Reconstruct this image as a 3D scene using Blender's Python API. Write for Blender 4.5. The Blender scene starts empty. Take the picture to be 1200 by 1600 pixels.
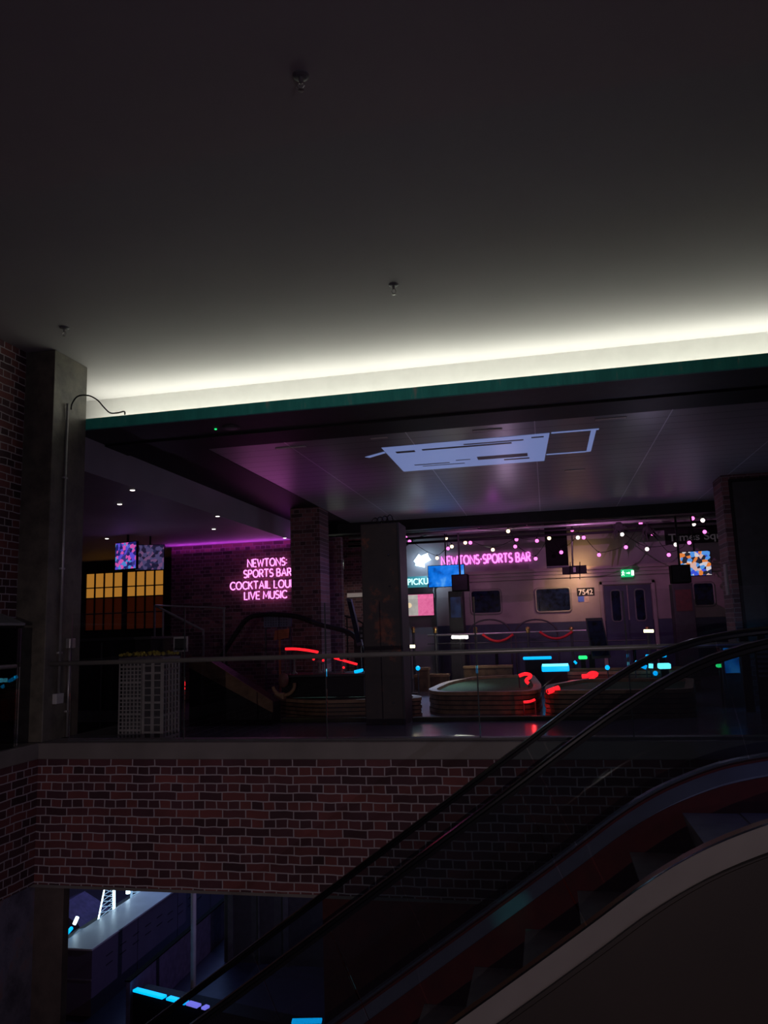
import bpy, bmesh, math, random
from mathutils import Vector, Matrix
random.seed(7)
sc = bpy.context.scene
C = sc.collection
# ------------------------------------------------------------------ camera
EYE = 1.315
yaw, pit, rol = map(math.radians, (11.62, 8.77, 1.89))
F = Vector((-math.sin(yaw)*math.cos(pit), math.cos(yaw)*math.cos(pit), math.sin(pit)))
R = Vector((math.cos(yaw), math.sin(yaw), 0)); U = R.cross(F)
R, U = R*math.cos(rol)-U*math.sin(rol), U*math.cos(rol)+R*math.sin(rol)
O = Vector((0, 0, EYE))
cd = bpy.data.cameras.new('camera'); cam = bpy.data.objects.new('camera', cd); C.objects.link(cam)
cd.sensor_fit = 'VERTICAL'; cd.sensor_height = 32; cd.lens = 24.0
cam.matrix_world = Matrix((( R.x, U.x, -F.x, O.x), (R.y, U.y, -F.y, O.y), (R.z, U.z, -F.z, O.z), (0, 0, 0, 1)))
cd.clip_start = .05; cd.clip_end = 200
sc.camera = cam
vs = sc.view_settings
vs.view_transform = 'Standard'; vs.look = 'None'; vs.gamma = 1; vs.use_curve_mapping = False; vs.exposure = 0.0
def ray(x, y): return F + R*((x-600)/1200) - U*((y-800)/1200)
def onY(x, y, Y): d = ray(x, y); return O + d*(Y/d.y)
def onZ(x, y, Z): d = ray(x, y); return O + d*((Z-EYE)/d.z)
# ------------------------------------------------------------------ world
w = bpy.data.worlds.new('world'); sc.world = w; w.use_nodes = True
w.node_tree.nodes['Background'].inputs[0].default_value = (.0185, .0130, .0205, 1)
w.node_tree.nodes['Background'].inputs[1].default_value = 1.0
# ------------------------------------------------------------------ lights
def area(name, loc, size, sizey, power, col, rot=(0, 0, 0)):
    l = bpy.data.lights.new(name, 'AREA'); l.shape = 'RECTANGLE'; l.size = size; l.size_y = sizey
    l.energy = power; l.color = col
    o = bpy.data.objects.new(name, l); C.objects.link(o); o.location = loc; o.rotation_euler = rot
    return o
def spot(name, loc, target, power, col, ang=90, blend=.8, r=0.0):
    l = bpy.data.lights.new(name, 'SPOT'); l.energy = power; l.color = col; l.shadow_soft_size = r
    l.spot_size = math.radians(ang); l.spot_blend = blend
    o = bpy.data.objects.new(name, l); C.objects.link(o); o.location = loc
    o.rotation_euler = (Vector(target)-Vector(loc)).to_track_quat('-Z', 'Y').to_euler()
    return o
PI = math.pi
def point(name, loc, power, col):
    l = bpy.data.lights.new(name, 'POINT'); l.energy = power; l.color = col; l.shadow_soft_size = 0
    o = bpy.data.objects.new(name, l); C.objects.link(o); o.location = loc
area('cove_light', (-.2, 8.36, 3.78), 10.4, .05, 64, (.98, 1, .87), (PI, 0, 0))
area('bar_wall_uplight', (-6.3, 14.80, 3.05), 2.9, .05, 6, (.72, .06, .9), (PI, 0, 0))
spot('front_fill', (-1.0, -4.5, 1.2), (-1.2, 6.8, -.1), 330, (1, .80, .86), 50, .7)  # added fill lamp behind the camera, lifts the dark brick and column
spot('front_fill', (4.0, -3.5, 2.2), (-3.5, 6.8, 1.0), 120, (.8, .72, 1), 56, .8)  # second added fill behind the camera, from the right
point('golf_fill', (-.6, 14.8, 2.3), 14, (.62, .42, .66))
point('golf_fill', (1.6, 11.2, 2.2), 8, (.6, .5, .75))
point('bar_fill', (-6.5, 12.0, 2.2), 2.4, (.5, .35, .7))
point('pillar_fill', (-3.0, 9.3, 2.0), .9, (.65, .5, .8))
spot('pillar_side_fill', (-2.7, 13.4, 2.6), (-4.0, 13.85, 1.9), 14, (.4, .25, .95), 90)  # added violet fill for the brick pillar's right face
spot('bar_ceiling_spot', (-3.3, 11.3, 2.2), (-3.35, 11.2, 3.62), 9, (.75, .08, .8), 120)
spot('magenta_wall_spot', (1.5, 16.3, 3.3), (1.2, 21, 2.6), 100, (.80, .27, .72), 120)
spot('magenta_wall_spot', (-1.5, 16.3, 3.3), (-1.2, 21, 2.6), 50, (.80, .27, .72), 120)
spot('magenta_tile_spot', (-.9, 15.2, 2.9), (-.9, 15.0, 3.62), 4.5, (.75, .08, .85), 130)
spot('magenta_tile_spot', (2.3, 14.6, 2.5), (2.3, 14.4, 3.62), 2.2, (.6, .1, .8), 130)
spot('cyan_tile_spot', (-2.3, 14.4, 2.7), (-2.3, 14.1, 3.62), 4.5, (.45, .75, 1), 120)
spot('warm_wall_spot', (.92, 20.45, 2.86), (.98, 21, 2.95), 17, (1, .58, .20), 140, 1)
spot('warm_wall_spot', (.9, 19.85, 2.75), (.6, 21, 2.0), 62, (1, .62, .36), 95, 1)
spot('arrow_wall_spot', (-3.1, 20.0, 2.9), (-3.2, 21, 2.7), 34, (.5, .75, 1), 130)
spot('stair_wall_spot', (-5.2, 19.2, 2.3), (-5.2, 21, 1.6), 14, (1, .85, .75), 80)
area('floor_wash_light', (.2, 15.5, 3.2), 5, 3, 9, (.5, .42, .75), (0, 0, 0))
spot('floor_blue_fill', (-2.3, 15.4, 3.1), (-2.6, 13.9, 0), 520, (.45, .62, 1), 62)  # unseen lamp added to lift the blue on the golf floor
area('lower_hall_light', (-7.6, 16.5, -1.4), 2.5, 3.5, 55, (.28, .42, 1), (0, 0, 0))
spot('lower_hall_spot', (-9.3, 13.2, -2.0), (-7.6, 13.0, -3.5), 55, (.6, .85, 1), 120)
spot('lower_hall_spot', (-2.5, 11.0, -1.4), (-7.0, 14.5, -4.0), 120, (.34, .26, .62), 100)
spot('lower_hall_spot', (-5.2, 7.6, -2.6), (-7.4, 12.0, -4.0), 10, (.9, .4, .2), 40)
point('red_glow', (-.28, 11.72, .12), 1.1, (1, .03, .03))
point('red_glow', (.35, 14.0, .55), 2.0, (1, .03, .05))
point('red_glow', (-.35, 13.2, .5), .5, (1, .03, .05))
point('cyan_glow', (.5, 14.3, .75), 1.5, (.05, .55, 1))
point('cyan_glow', (3.0, 12.2, .8), 2.5, (.05, .4, 1))
spot('near_deck_fill', (3.4, 2.2, 2.4), (1.3, 4.1, .35), 16, (1, .88, .78), 60, 1)  # unseen lamp added to brighten the upper end of the near deck
spot('escalator_blue_fill', (3.0, 4.4, 1.2), (1.2, 5.5, .3), 16, (.2, .25, 1), 90)  # unseen lamp added to tint the far deck blue
spot('escalator_teal_fill', (-.5, 4.7, .3), tuple(onY(800, 1422, 5.58)), 7, (.1, 1, .75), 17, 1)  # unseen narrow lamp added to throw a teal patch on the far deck
spot('lower_pillar_spot', (-5.6, 4.5, -3.8), (-4.9, 6.5, -2.4), 8, (.6, .5, .65), 100)
spot('escalator_red_spot', (.6, 4.0, -2.2), (.2, 5.4, -.8), 5.0, (1, .06, .03), 150)

# ------------------------------------------------------------------ materials
def new_mat(name):
    m = bpy.data.materials.new(name); m.use_nodes = True
    nt = m.node_tree; b = nt.nodes['Principled BSDF']; return m, nt, b
def mat(name, col, rough=.6, metal=0., var=.25, scale=9., bump=.0, coat=0.):
    m, nt, b = new_mat(name)
    tc = nt.nodes.new('ShaderNodeTexCoord'); n = nt.nodes.new('ShaderNodeTexNoise')
    n.inputs['Scale'].default_value = scale; n.inputs['Detail'].default_value = 5
    nt.links.new(tc.outputs['Object'], n.inputs['Vector'])
    r = nt.nodes.new('ShaderNodeValToRGB')
    r.color_ramp.elements[0].position = .3; r.color_ramp.elements[1].position = .7
    r.color_ramp.elements[0].color = tuple(c*(1-var) for c in col)+(1,)
    r.color_ramp.elements[1].color = tuple(min(1, c*(1+var)) for c in col)+(1,)
    nt.links.new(n.outputs['Fac'], r.inputs['Fac']); nt.links.new(r.outputs['Color'], b.inputs['Base Color'])
    b.inputs['Roughness'].default_value = rough; b.inputs['Metallic'].default_value = metal
    b.inputs['Coat Weight'].default_value = coat
    if bump:
        bp = nt.nodes.new('ShaderNodeBump'); bp.inputs['Strength'].default_value = bump; bp.inputs['Distance'].default_value = .01
        nt.links.new(n.outputs['Fac'], bp.inputs['Height']); nt.links.new(bp.outputs['Normal'], b.inputs['Normal'])
    return m
def emis(name, col, strength):
    m, nt, b = new_mat(name)
    b.inputs['Base Color'].default_value = (*[c*.3 for c in col], 1)
    b.inputs['Emission Color'].default_value = (*col, 1); b.inputs['Emission Strength'].default_value = strength
    b.inputs['Roughness'].default_value = .4
    return m
def glass(name, tint, rough=.0, ior=1.5):
    m, nt, b = new_mat(name); nt.nodes.remove(b)
    out = nt.nodes['Material Output']
    t = nt.nodes.new('ShaderNodeBsdfTransparent'); t.inputs[0].default_value = (*tint, 1)
    g = nt.nodes.new('ShaderNodeBsdfGlossy'); g.inputs['Roughness'].default_value = rough
    f = nt.nodes.new('ShaderNodeFresnel'); f.inputs['IOR'].default_value = ior
    mx = nt.nodes.new('ShaderNodeMixShader')
    nt.links.new(f.outputs[0], mx.inputs[0]); nt.links.new(t.outputs[0], mx.inputs[1]); nt.links.new(g.outputs[0], mx.inputs[2])
    nt.links.new(mx.outputs[0], out.inputs['Surface'])
    return m
def brick_mat(name, axis, c1, c2, cm, scale=1.0, rough=.75):
    # English bond: alternating rows of stretchers and headers
    m, nt, b = new_mat(name)
    L = nt.links
    tc = nt.nodes.new('ShaderNodeTexCoord'); sp = nt.nodes.new('ShaderNodeSeparateXYZ'); cb = nt.nodes.new('ShaderNodeCombineXYZ')
    L.new(tc.outputs['Object'], sp.inputs[0]); L.new(sp.outputs[axis], cb.inputs[0]); L.new(sp.outputs[2], cb.inputs[1])
    n = nt.nodes.new('ShaderNodeTexNoise'); n.inputs['Scale'].default_value = 5; L.new(tc.outputs['Object'], n.inputs['Vector'])
    vs_ = nt.nodes.new('ShaderNodeVectorMath'); vs_.operation = 'SCALE'; vs_.inputs['Scale'].default_value = .022
    L.new(n.outputs['Color'], vs_.inputs[0])
    va = nt.nodes.new('ShaderNodeVectorMath'); va.operation = 'ADD'; L.new(cb.outputs[0], va.inputs[0]); L.new(vs_.outputs[0], va.inputs[1])
    br = nt.nodes.new('ShaderNodeTexBrick'); L.new(va.outputs[0], br.inputs['Vector'])
    br.offset = .25; br.offset_frequency = 2; br.squash = 2.0; br.squash_frequency = 2
    for k, v in (('Scale', 1.0), ('Mortar Size', .0065*scale), ('Mortar Smooth', .3), ('Bias', 0.0), ('Brick Width', .112*scale), ('Row Height', .075*scale)):
        br.inputs[k].default_value = v
    br.inputs['Color1'].default_value = (0, 0, 0, 1); br.inputs['Color2'].default_value = (1, 1, 1, 1); br.inputs['Mortar'].default_value = (.5, .5, .5, 1)
    rp = nt.nodes.new('ShaderNodeValToRGB'); e = rp.color_ramp.elements
    e[0].position = 0; e[0].color = (*[x*.55 for x in c2], 1); e[1].position = 1; e[1].color = (*c1, 1)
    k = rp.color_ramp.elements.new(.35); k.color = (*c2, 1); k = rp.color_ramp.elements.new(.7); k.color = (*[(x+y)/2 for x, y in zip(c1, c2)], 1)
    L.new(br.outputs['Color'], rp.inputs['Fac'])
    n2 = nt.nodes.new('ShaderNodeTexNoise'); n2.inputs['Scale'].default_value = 3; n2.inputs['Detail'].default_value = 8; L.new(tc.outputs['Object'], n2.inputs['Vector'])
    mu = nt.nodes.new('ShaderNodeMix'); mu.data_type = 'RGBA'; mu.blend_type = 'MULTIPLY'; mu.inputs['Factor'].default_value = .7
    L.new(rp.outputs['Color'], mu.inputs[6]); L.new(n2.outputs['Fac'], mu.inputs[7])
    mx = nt.nodes.new('ShaderNodeMix'); mx.data_type = 'RGBA'; L.new(br.outputs['Fac'], mx.inputs['Factor'])
    L.new(mu.outputs[2], mx.inputs[6]); mx.inputs[7].default_value = (*cm, 1)
    L.new(mx.outputs[2], b.inputs['Base Color']); b.inputs['Roughness'].default_value = rough
    bp = nt.nodes.new('ShaderNodeBump'); bp.inputs['Strength'].default_value = .5; bp.inputs['Distance'].default_value = .006; bp.invert = True
    L.new(br.outputs['Fac'], bp.inputs['Height']); L.new(bp.outputs['Normal'], b.inputs['Normal'])
    return m
M = {}
RB1, RB2, RBM = (.30, .078, .072), (.125, .042, .058), (.42, .36, .38)
M['brickX'] = brick_mat('red_brick', 0, RB1, RB2, RBM)
M['brickY'] = brick_mat('red_brick_side', 1, RB1, RB2, RBM)
M['dbrickX'] = brick_mat('dark_brick', 0, (.30, .12, .12), (.14, .06, .07), (.2, .15, .16))
M['dbrickY'] = brick_mat('dark_brick_side', 1, (.30, .12, .12), (.14, .06, .07), (.2, .15, .16))
M['plaster'] = mat('painted_plaster', (.50, .48, .475), .75, var=.05, scale=.7, bump=.05)
M['cove'] = mat('cove_white', (.72, .71, .68), .7, var=.03)
M['mauve'] = mat('grey_plaster', (.30, .27, .29), .7, var=.15, scale=1.5)
M['black'] = mat('black_paint', (.012, .011, .013), .55, var=.2)
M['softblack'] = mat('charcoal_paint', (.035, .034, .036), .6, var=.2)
M['dark'] = mat('dark_grey', (.06, .058, .062), .5, var=.2)
M['grey'] = mat('mid_grey', (.20, .20, .205), .5, var=.15)
M['greyceil'] = mat('grey_ceiling', (.34, .32, .36), .6, var=.08, scale=1.2)
M['ledge'] = mat('grey_stone', (.19, .17, .155), .5, var=.15, scale=3)
M['conduit'] = mat('galvanised_pipe', (.42, .41, .41), .35, .6, var=.15)
M['whiteplastic'] = mat('white_plastic', (.5, .49, .48), .5, var=.08)
M['rail'] = mat('brushed_steel', (.42, .41, .38), .4, .6, var=.1)
M['gold'] = mat('brass', (.7, .42, .14), .3, .9, var=.1)
M['rubber'] = mat('black_rubber', (.005, .005, .006), .16, var=.1)
M['rubber'].node_tree.nodes['Principled BSDF'].inputs['Specular IOR Level'].default_value = .4
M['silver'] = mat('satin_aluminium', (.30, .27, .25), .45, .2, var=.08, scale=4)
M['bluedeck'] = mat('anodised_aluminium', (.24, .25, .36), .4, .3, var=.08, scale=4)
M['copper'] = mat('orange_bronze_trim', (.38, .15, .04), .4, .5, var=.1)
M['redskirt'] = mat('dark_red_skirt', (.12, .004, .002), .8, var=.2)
M['cladding'] = mat('brown_black_panel', (.020, .012, .008), .6, var=.25, scale=1.5)
M['step'] = mat('grey_step', (.30, .27, .26), .6, .0, var=.15)
M['turf'] = mat('green_turf', (.045, .085, .02), .95, var=.45, scale=30, bump=.4)
M['timber'] = mat('brown_timber', (.16, .09, .045), .6, var=.4, scale=7)
M['paletimber'] = mat('pale_timber', (.34, .20, .10), .6, var=.35, scale=6)
M['amber'] = emis('amber_pane', (1, .42, .06), .34)
M['amber2'] = emis('dim_amber_pane', (1, .16, .02), .012)
M['dglass'] = mat('dark_window_glass', (.005, .009, .03), .12, var=.95, scale=9)
M['dglass'].node_tree.nodes['Principled BSDF'].inputs['Specular IOR Level'].default_value = .25
M['neonpink'] = emis('pink_neon', (1, .16, .80), 2.6)
M['neonpinkcore'] = emis('pink_white_neon', (1, .24, .80), 2.4)
M['neonwhite'] = emis('ice_white_neon', (.6, .85, 1), 5)
M['neoncyan'] = emis('cyan_led', (.0, .42, 1), 1.5)
M['neoncyanw'] = emis('pale_cyan_led', (.12, .75, 1), 2.6)
M['neonred'] = emis('red_led', (1, .012, .02), 1.8)
M['neongreen'] = emis('green_led', (.02, .9, .22), 1.4)
M['warmled'] = emis('warm_white_led', (1, .80, .45), 5)
M['whiteled'] = emis('white_led', (1, 1, .85), 26)
M['teal'] = emis('teal_panel', (.0, .45, .30), .5)
M['violetled'] = emis('violet_led', (.25, .22, 1), 1.2)
M['bulbpink'] = emis('pink_bulb', (1, .16, .62), 2.6)
M['bulbwarm'] = emis('warm_bulb', (1, .72, .42), 3)
M['bulbwhite'] = emis('white_bulb', (1, .88, .8), 4)
M['glass'] = glass('clear_glass', (.97, .975, .975))
M['escglass'] = glass('tinted_glass', (.78, .82, .83))
M['edge'] = mat('glass_edge', (.02, .03, .03), .6, var=.1)
def green_mat():
    m, nt, b = new_mat('green_worn_paint'); L = nt.links
    tc = nt.nodes.new('ShaderNodeTexCoord'); mp = nt.nodes.new('ShaderNodeMapping'); mp.inputs['Scale'].default_value = (7, 7, 1.2)
    n = nt.nodes.new('ShaderNodeTexNoise'); n.inputs['Scale'].default_value = 1.3; n.inputs['Detail'].default_value = 8; n.inputs['Roughness'].default_value = .7
    L.new(tc.outputs['Object'], mp.inputs[0]); L.new(mp.outputs[0], n.inputs['Vector'])
    r = nt.nodes.new('ShaderNodeValToRGB'); e = r.color_ramp.elements
    e[0].position = .40; e[0].color = (.035, .46, .36, 1); e[1].position = .72; e[1].color = (.45, .52, .42, 1)
    k = e.new(.58); k.color = (.05, .58, .45, 1)
    L.new(n.outputs['Fac'], r.inputs['Fac']); L.new(r.outputs['Color'], b.inputs['Base Color']); b.inputs['Roughness'].default_value = .6
    return m
M['green'] = green_mat()
def column_mat(name, c1, c2, c3, sc_=2.2, rough=.5):
    m, nt, b = new_mat(name); L = nt.links
    tc = nt.nodes.new('ShaderNodeTexCoord'); n = nt.nodes.new('ShaderNodeTexNoise'); n.inputs['Scale'].default_value = sc_; n.inputs['Detail'].default_value = 9; n.inputs['Roughness'].default_value = .65
    L.new(tc.outputs['Object'], n.inputs['Vector'])
    r = nt.nodes.new('ShaderNodeValToRGB'); e = r.color_ramp.elements
    e[0].position = .35; e[0].color = (*c1, 1); e[1].position = .75; e[1].color = (*c3, 1); k = e.new(.55); k.color = (*c2, 1)
    L.new(n.outputs['Fac'], r.inputs['Fac']); L.new(r.outputs['Color'], b.inputs['Base Color']); b.inputs['Roughness'].default_value = rough
    return m
M['column'] = column_mat('weathered_steel', (.085, .078, .062), (.15, .135, .105), (.20, .18, .13), 5)
M['rust'] = column_mat('rust_streaked_steel', (.032, .024, .020), (.05, .035, .026), (.5, .12, .035), 2.9)
M['mural'] = column_mat('smeared_paint_wall', (.10, .09, .13), (.22, .20, .27), (.34, .15, .13), 3.5)
M['concrete'] = column_mat('streaky_concrete', (.08, .06, .055), (.12, .09, .08), (.16, .125, .11), 3)
def tile_mat():
    m, nt, b = new_mat('metal_plank_ceiling'); L = nt.links
    tc = nt.nodes.new('ShaderNodeTexCoord')
    def grid(w_, h_, ms):
        br = nt.nodes.new('ShaderNodeTexBrick'); L.new(tc.outputs['Object'], br.inputs['Vector'])
        br.offset = 0; br.squash = 1
        for k, v in (('Scale', 1.), ('Mortar Size', ms), ('Mortar Smooth', .1), ('Brick Width', w_), ('Row Height', h_)): br.inputs[k].default_value = v
        return br
    a = grid(1.5, 60., .007); c = grid(60., .30, .007)
    m1 = nt.nodes.new('ShaderNodeMix'); m1.data_type = 'RGBA'; L.new(c.outputs['Fac'], m1.inputs['Factor'])
    m1.inputs[6].default_value = (.36, .34, .38, 1); m1.inputs[7].default_value = (.06, .05, .06, 1)
    m2 = nt.nodes.new('ShaderNodeMix'); m2.data_type = 'RGBA'; L.new(a.outputs['Fac'], m2.inputs['Factor'])
    L.new(m1.outputs[2], m2.inputs[6]); m2.inputs[7].default_value = (.8, .78, .85, 1)
    L.new(m2.outputs[2], b.inputs['Base Color']); b.inputs['Roughness'].default_value = .35; b.inputs['Metallic'].default_value = .25
    return m
M['tile'] = tile_mat()
def floor_mat():
    m, nt, b = new_mat('dark_polished_floor'); L = nt.links
    tc = nt.nodes.new('ShaderNodeTexCoord'); n = nt.nodes.new('ShaderNodeTexNoise'); n.inputs['Scale'].default_value = 2.5; n.inputs['Detail'].default_value = 6
    L.new(tc.outputs['Object'], n.inputs['Vector'])
    r = nt.nodes.new('ShaderNodeValToRGB'); r.color_ramp.elements[0].color = (.10, .09, .11, 1); r.color_ramp.elements[1].color = (.17, .15, .18, 1)
    L.new(n.outputs['Fac'], r.inputs['Fac']); L.new(r.outputs['Color'], b.inputs['Base Color'])
    b.inputs['Roughness'].default_value = .2
    return m
M['floor'] = floor_mat()
def screen_mat(name, cols, scale, strength, vor=False, dist=0.):
    m, nt, b = new_mat(name); L = nt.links
    tc = nt.nodes.new('ShaderNodeTexCoord')
    if vor:
        n = nt.nodes.new('ShaderNodeTexVoronoi'); n.inputs['Scale'].default_value = scale; src = n.outputs['Color']
        s = nt.nodes.new('ShaderNodeSeparateColor'); L.new(src, s.inputs[0]); src = s.outputs[0]
    else:
        n = nt.nodes.new('ShaderNodeTexNoise'); n.inputs['Scale'].default_value = scale; n.inputs['Detail'].default_value = 3; n.inputs['Distortion'].default_value = dist; src = n.outputs['Fac']
    L.new(tc.outputs['Object'], n.inputs['Vector'])
    r = nt.nodes.new('ShaderNodeValToRGB'); e = r.color_ramp.elements
    lo, hi = (.0, 1.) if vor else (.3, .7)
    for i, c in enumerate(cols):
        p = lo+(hi-lo)*i/(len(cols)-1)
        k = e[0] if i == 0 else (e[-1] if i == len(cols)-1 else e.new(p))
        k.position = p; k.color = (*c, 1)
    if vor: r.color_ramp.interpolation = 'CONSTANT'
    L.new(src, r.inputs['Fac']); b.inputs['Base Color'].default_value = (.01, .01, .01, 1)
    L.new(r.outputs['Color'], b.inputs['Emission Color']); b.inputs['Emission Strength'].default_value = strength; b.inputs['Roughness'].default_value = .25
    return m
M['scr_blue'] = screen_mat('blue_screen', [(0, .03, .25), (0, .16, .75), (.01, .22, .9), (.1, .4, 1)], 4, .9)
M['scr_sport'] = screen_mat('colourful_screen', [(.02, .02, .03), (.9, .25, .05), (.75, .7, .75), (.1, .35, .9), (.02, .02, .05), (.8, .5, .45), (.05, .1, .8), (.85, .8, .75)], 13, .8, True)
M['scr_purple'] = screen_mat('violet_screen', [(.02, .02, .2), (.15, .10, .9), (.9, .12, .6), (.05, .05, .3), (.1, .35, .9), (.5, .05, .8)], 17, .65, True)
M['scr_dim'] = screen_mat('dim_violet_screen', [(.02, .015, .05), (.10, .08, .22), (.22, .1, .25), (.03, .03, .10), (.16, .18, .35)], 17, .6, True)
M['scr_pink'] = screen_mat('pink_screen', [(.8, .12, .32), (1, .2, .45), (.9, .15, .38)], 6, .85)
M['scr_white'] = screen_mat('pale_screen', [(.45, .42, .40), (.6, .56, .52)], 6, .8)
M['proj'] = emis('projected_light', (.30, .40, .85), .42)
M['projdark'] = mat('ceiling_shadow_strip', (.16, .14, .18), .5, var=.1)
M['exitgreen'] = emis('exit_sign_green', (.0, .5, .16), 1.1)
M['exitwhite'] = emis('exit_sign_white', (.75, 1, .85), 2)
M['pinkskirtrope'] = mat('red_rope', (.85, .02, .03), .6, var=.1)
M['trainbody'] = mat('dusty_carriage_metal', (.34, .27, .26), .5, .1, var=.15, scale=2)
M['trainblue'] = mat('navy_carriage_panel', (.035, .042, .085), .5, .1, var=.25, scale=3)
M['flowers'] = mat('yellow_flowers', (.30, .24, .03), .8, var=.5, scale=40)
M['crate'] = mat('off_white_plastic', (.30, .285, .27), .6, var=.1)
M['signtext'] = emis('grey_lettering', (.45, .38, .45), .05)
M['numtext'] = mat('white_lettering', (.8, .75, .7), .5, var=.05)
M['flagblue'] = mat('flag_blue', (.05, .12, .6), .5, var=.1)
M['lowerfloor'] = mat('dark_blue_floor', (.05, .05, .09), .35, var=.2)
M['counterface'] = mat('dark_violet_panel', (.13, .11, .17), .5, var=.12, scale=1.2)
M['countertop'] = mat('white_counter_top', (.55, .58, .6), .35, var=.08, scale=3)
M['speaker'] = mat('black_cabinet', (.004, .004, .0045), .9, var=.2)
M['speaker'].node_tree.nodes['Principled BSDF'].inputs['Specular IOR Level'].default_value = .08
M['black'].node_tree.nodes['Principled BSDF'].inputs['Specular IOR Level'].default_value = .2
M['olive'] = mat('olive_kerb', (.10, .09, .03), .7, var=.3)

# ------------------------------------------------------------------ mesh helpers
class MB:
    def __init__(s): s.b = bmesh.new()
    def box(s, x0, x1, y0, y1, z0, z1, rot=None, piv=None):
        r = bmesh.ops.create_cube(s.b, size=1)
        v = r['verts']
        bmesh.ops.scale(s.b, vec=(abs(x1-x0), abs(y1-y0), abs(z1-z0)), verts=v)
        if rot: bmesh.ops.rotate(s.b, cent=(0, 0, 0), matrix=rot, verts=v)
        bmesh.ops.translate(s.b, vec=((x0+x1)/2, (y0+y1)/2, (z0+z1)/2), verts=v)
        return s
    def poly_prism(s, pts, ext):           # pts 3D loop, ext vector
        e = Vector(ext); a = [s.b.verts.new(p) for p in pts]; c = [s.b.verts.new(Vector(p)+e) for p in pts]
        s.b.faces.new(a); s.b.faces.new(c[::-1]); n = len(pts)
        for i in range(n): s.b.faces.new((a[i], c[i], c[(i+1) % n], a[(i+1) % n]))
        return s
    def tube(s, pts, r, n=8, closed=False):
        pts = [Vector(p) for p in pts]; rings = []; up = None
        for i, p in enumerate(pts):
            if closed: t = (pts[(i+1) % len(pts)]-pts[i-1])
            else: t = pts[min(i+1, len(pts)-1)]-pts[max(i-1, 0)]
            if t.length < 1e-9: t = Vector((0, 0, 1))
            t.normalize()
            if up is None: up = Vector((0, 0, 1)) if abs(t.z) < .9 else Vector((1, 0, 0))
            a = t.cross(up)
            if a.length < 1e-4: a = t.cross(Vector((.3, 1, .2)))
            a.normalize(); b = a.cross(t).normalized(); up = b
            rings.append([s.b.verts.new(p+r*(a*math.cos(2*PI*k/n)+b*math.sin(2*PI*k/n))) for k in range(n)])
        m = len(rings)
        for i in range(m if closed else m-1):
            A, B = rings[i], rings[(i+1) % m]
            for k in range(n): s.b.faces.new((A[k], A[(k+1) % n], B[(k+1) % n], B[k]))
        if not closed:
            s.b.faces.new(rings[0][::-1]); s.b.faces.new(rings[-1])
        return s
    def cyl(s, p, q, r, n=16): return s.tube([p, q], r, n)
    def lathe(s, c, prof, n=20, axis='z'):
        c = Vector(c); rings = []
        for r, h in prof:
            ring = []
            for k in range(n):
                a = 2*PI*k/n
                v = Vector((r*math.cos(a), r*math.sin(a), h)) if axis == 'z' else Vector((r*math.cos(a), h, r*math.sin(a)))
                ring.append(s.b.verts.new(c+v))
            rings.append(ring)
        for A, B in zip(rings, rings[1:]):
            for k in range(n): s.b.faces.new((A[k], A[(k+1) % n], B[(k+1) % n], B[k]))
        s.b.faces.new(rings[0][::-1]); s.b.faces.new(rings[-1])
        return s
    def ball(s, c, r, n=10):
        q = bmesh.ops.create_uvsphere(s.b, u_segments=n, v_segments=n//2+1, radius=r); bmesh.ops.translate(s.b, vec=c, verts=q['verts']); return s
    def sweep(s, path, sect):              # path in (x,z); section in (y, perpendicular-up)
        rings = []
        for i, (x, z) in enumerate(path):
            x0, z0 = path[max(i-1, 0)]; x1, z1 = path[min(i+1, len(path)-1)]
            t = Vector((x1-x0, z1-z0)).normalized(); n = Vector((-t.y, t.x))
            rings.append([s.b.verts.new((x+n.x*h, y, z+n.y*h)) for y, h in sect])
        m = len(sect)
        for A, B in zip(rings, rings[1:]):
            for k in range(m): s.b.faces.new((A[k], A[(k+1) % m], B[(k+1) % m], B[k]))
        s.b.faces.new(rings[0][::-1]); s.b.faces.new(rings[-1])
        return s
    def build(s, name, m, parent=None, bevel=0., smooth=False, loc=None):
        bmesh.ops.recalc_face_normals(s.b, faces=s.b.faces)
        if loc is not None: bmesh.ops.translate(s.b, vec=-Vector(loc), verts=s.b.verts)
        me = bpy.data.meshes.new(name); s.b.to_mesh(me); s.b.free()
        if smooth:
            for p in me.polygons: p.use_smooth = True
        me.materials.append(m)
        o = bpy.data.objects.new(name, me); C.objects.link(o)
        if loc is not None: o.location = loc
        if parent:
            o.parent = parent
            o.matrix_parent_inverse = Matrix.Translation(-parent_world(parent))
        if bevel:
            md = o.modifiers.new('bevel', 'BEVEL'); md.width = bevel; md.segments = 2; md.limit_method = 'ANGLE'
        return o
def parent_world(p):
    return Vector(p.location) if not p.parent else Vector((0, 0, 0))
def tag(o, label=None, cat=None, group=None, kind=None):
    for k, v in (('label', label), ('category', cat), ('group', group), ('kind', kind)):
        if v: o[k] = v
    return o
def thing(name, label, cat, loc=(0, 0, 0), group=None):
    o = bpy.data.objects.new(name, None); C.objects.link(o); o.location = loc; o.empty_display_size = .1
    return tag(o, label, cat, group)
def struct(name, mb, m, label=None, **k):
    return tag(mb.build(name, m, **k), label=label, kind='structure')
def dup(root, loc, label=None, group=None):
    r = root.copy(); C.objects.link(r); r.location = loc
    if label: r['label'] = label
    if group: r['group'] = group
    for ch in list(root.children):
        c = ch.copy(); C.objects.link(c); c.parent = r
        for g in list(ch.children):
            d = g.copy(); C.objects.link(d); d.parent = c
    return r
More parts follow.
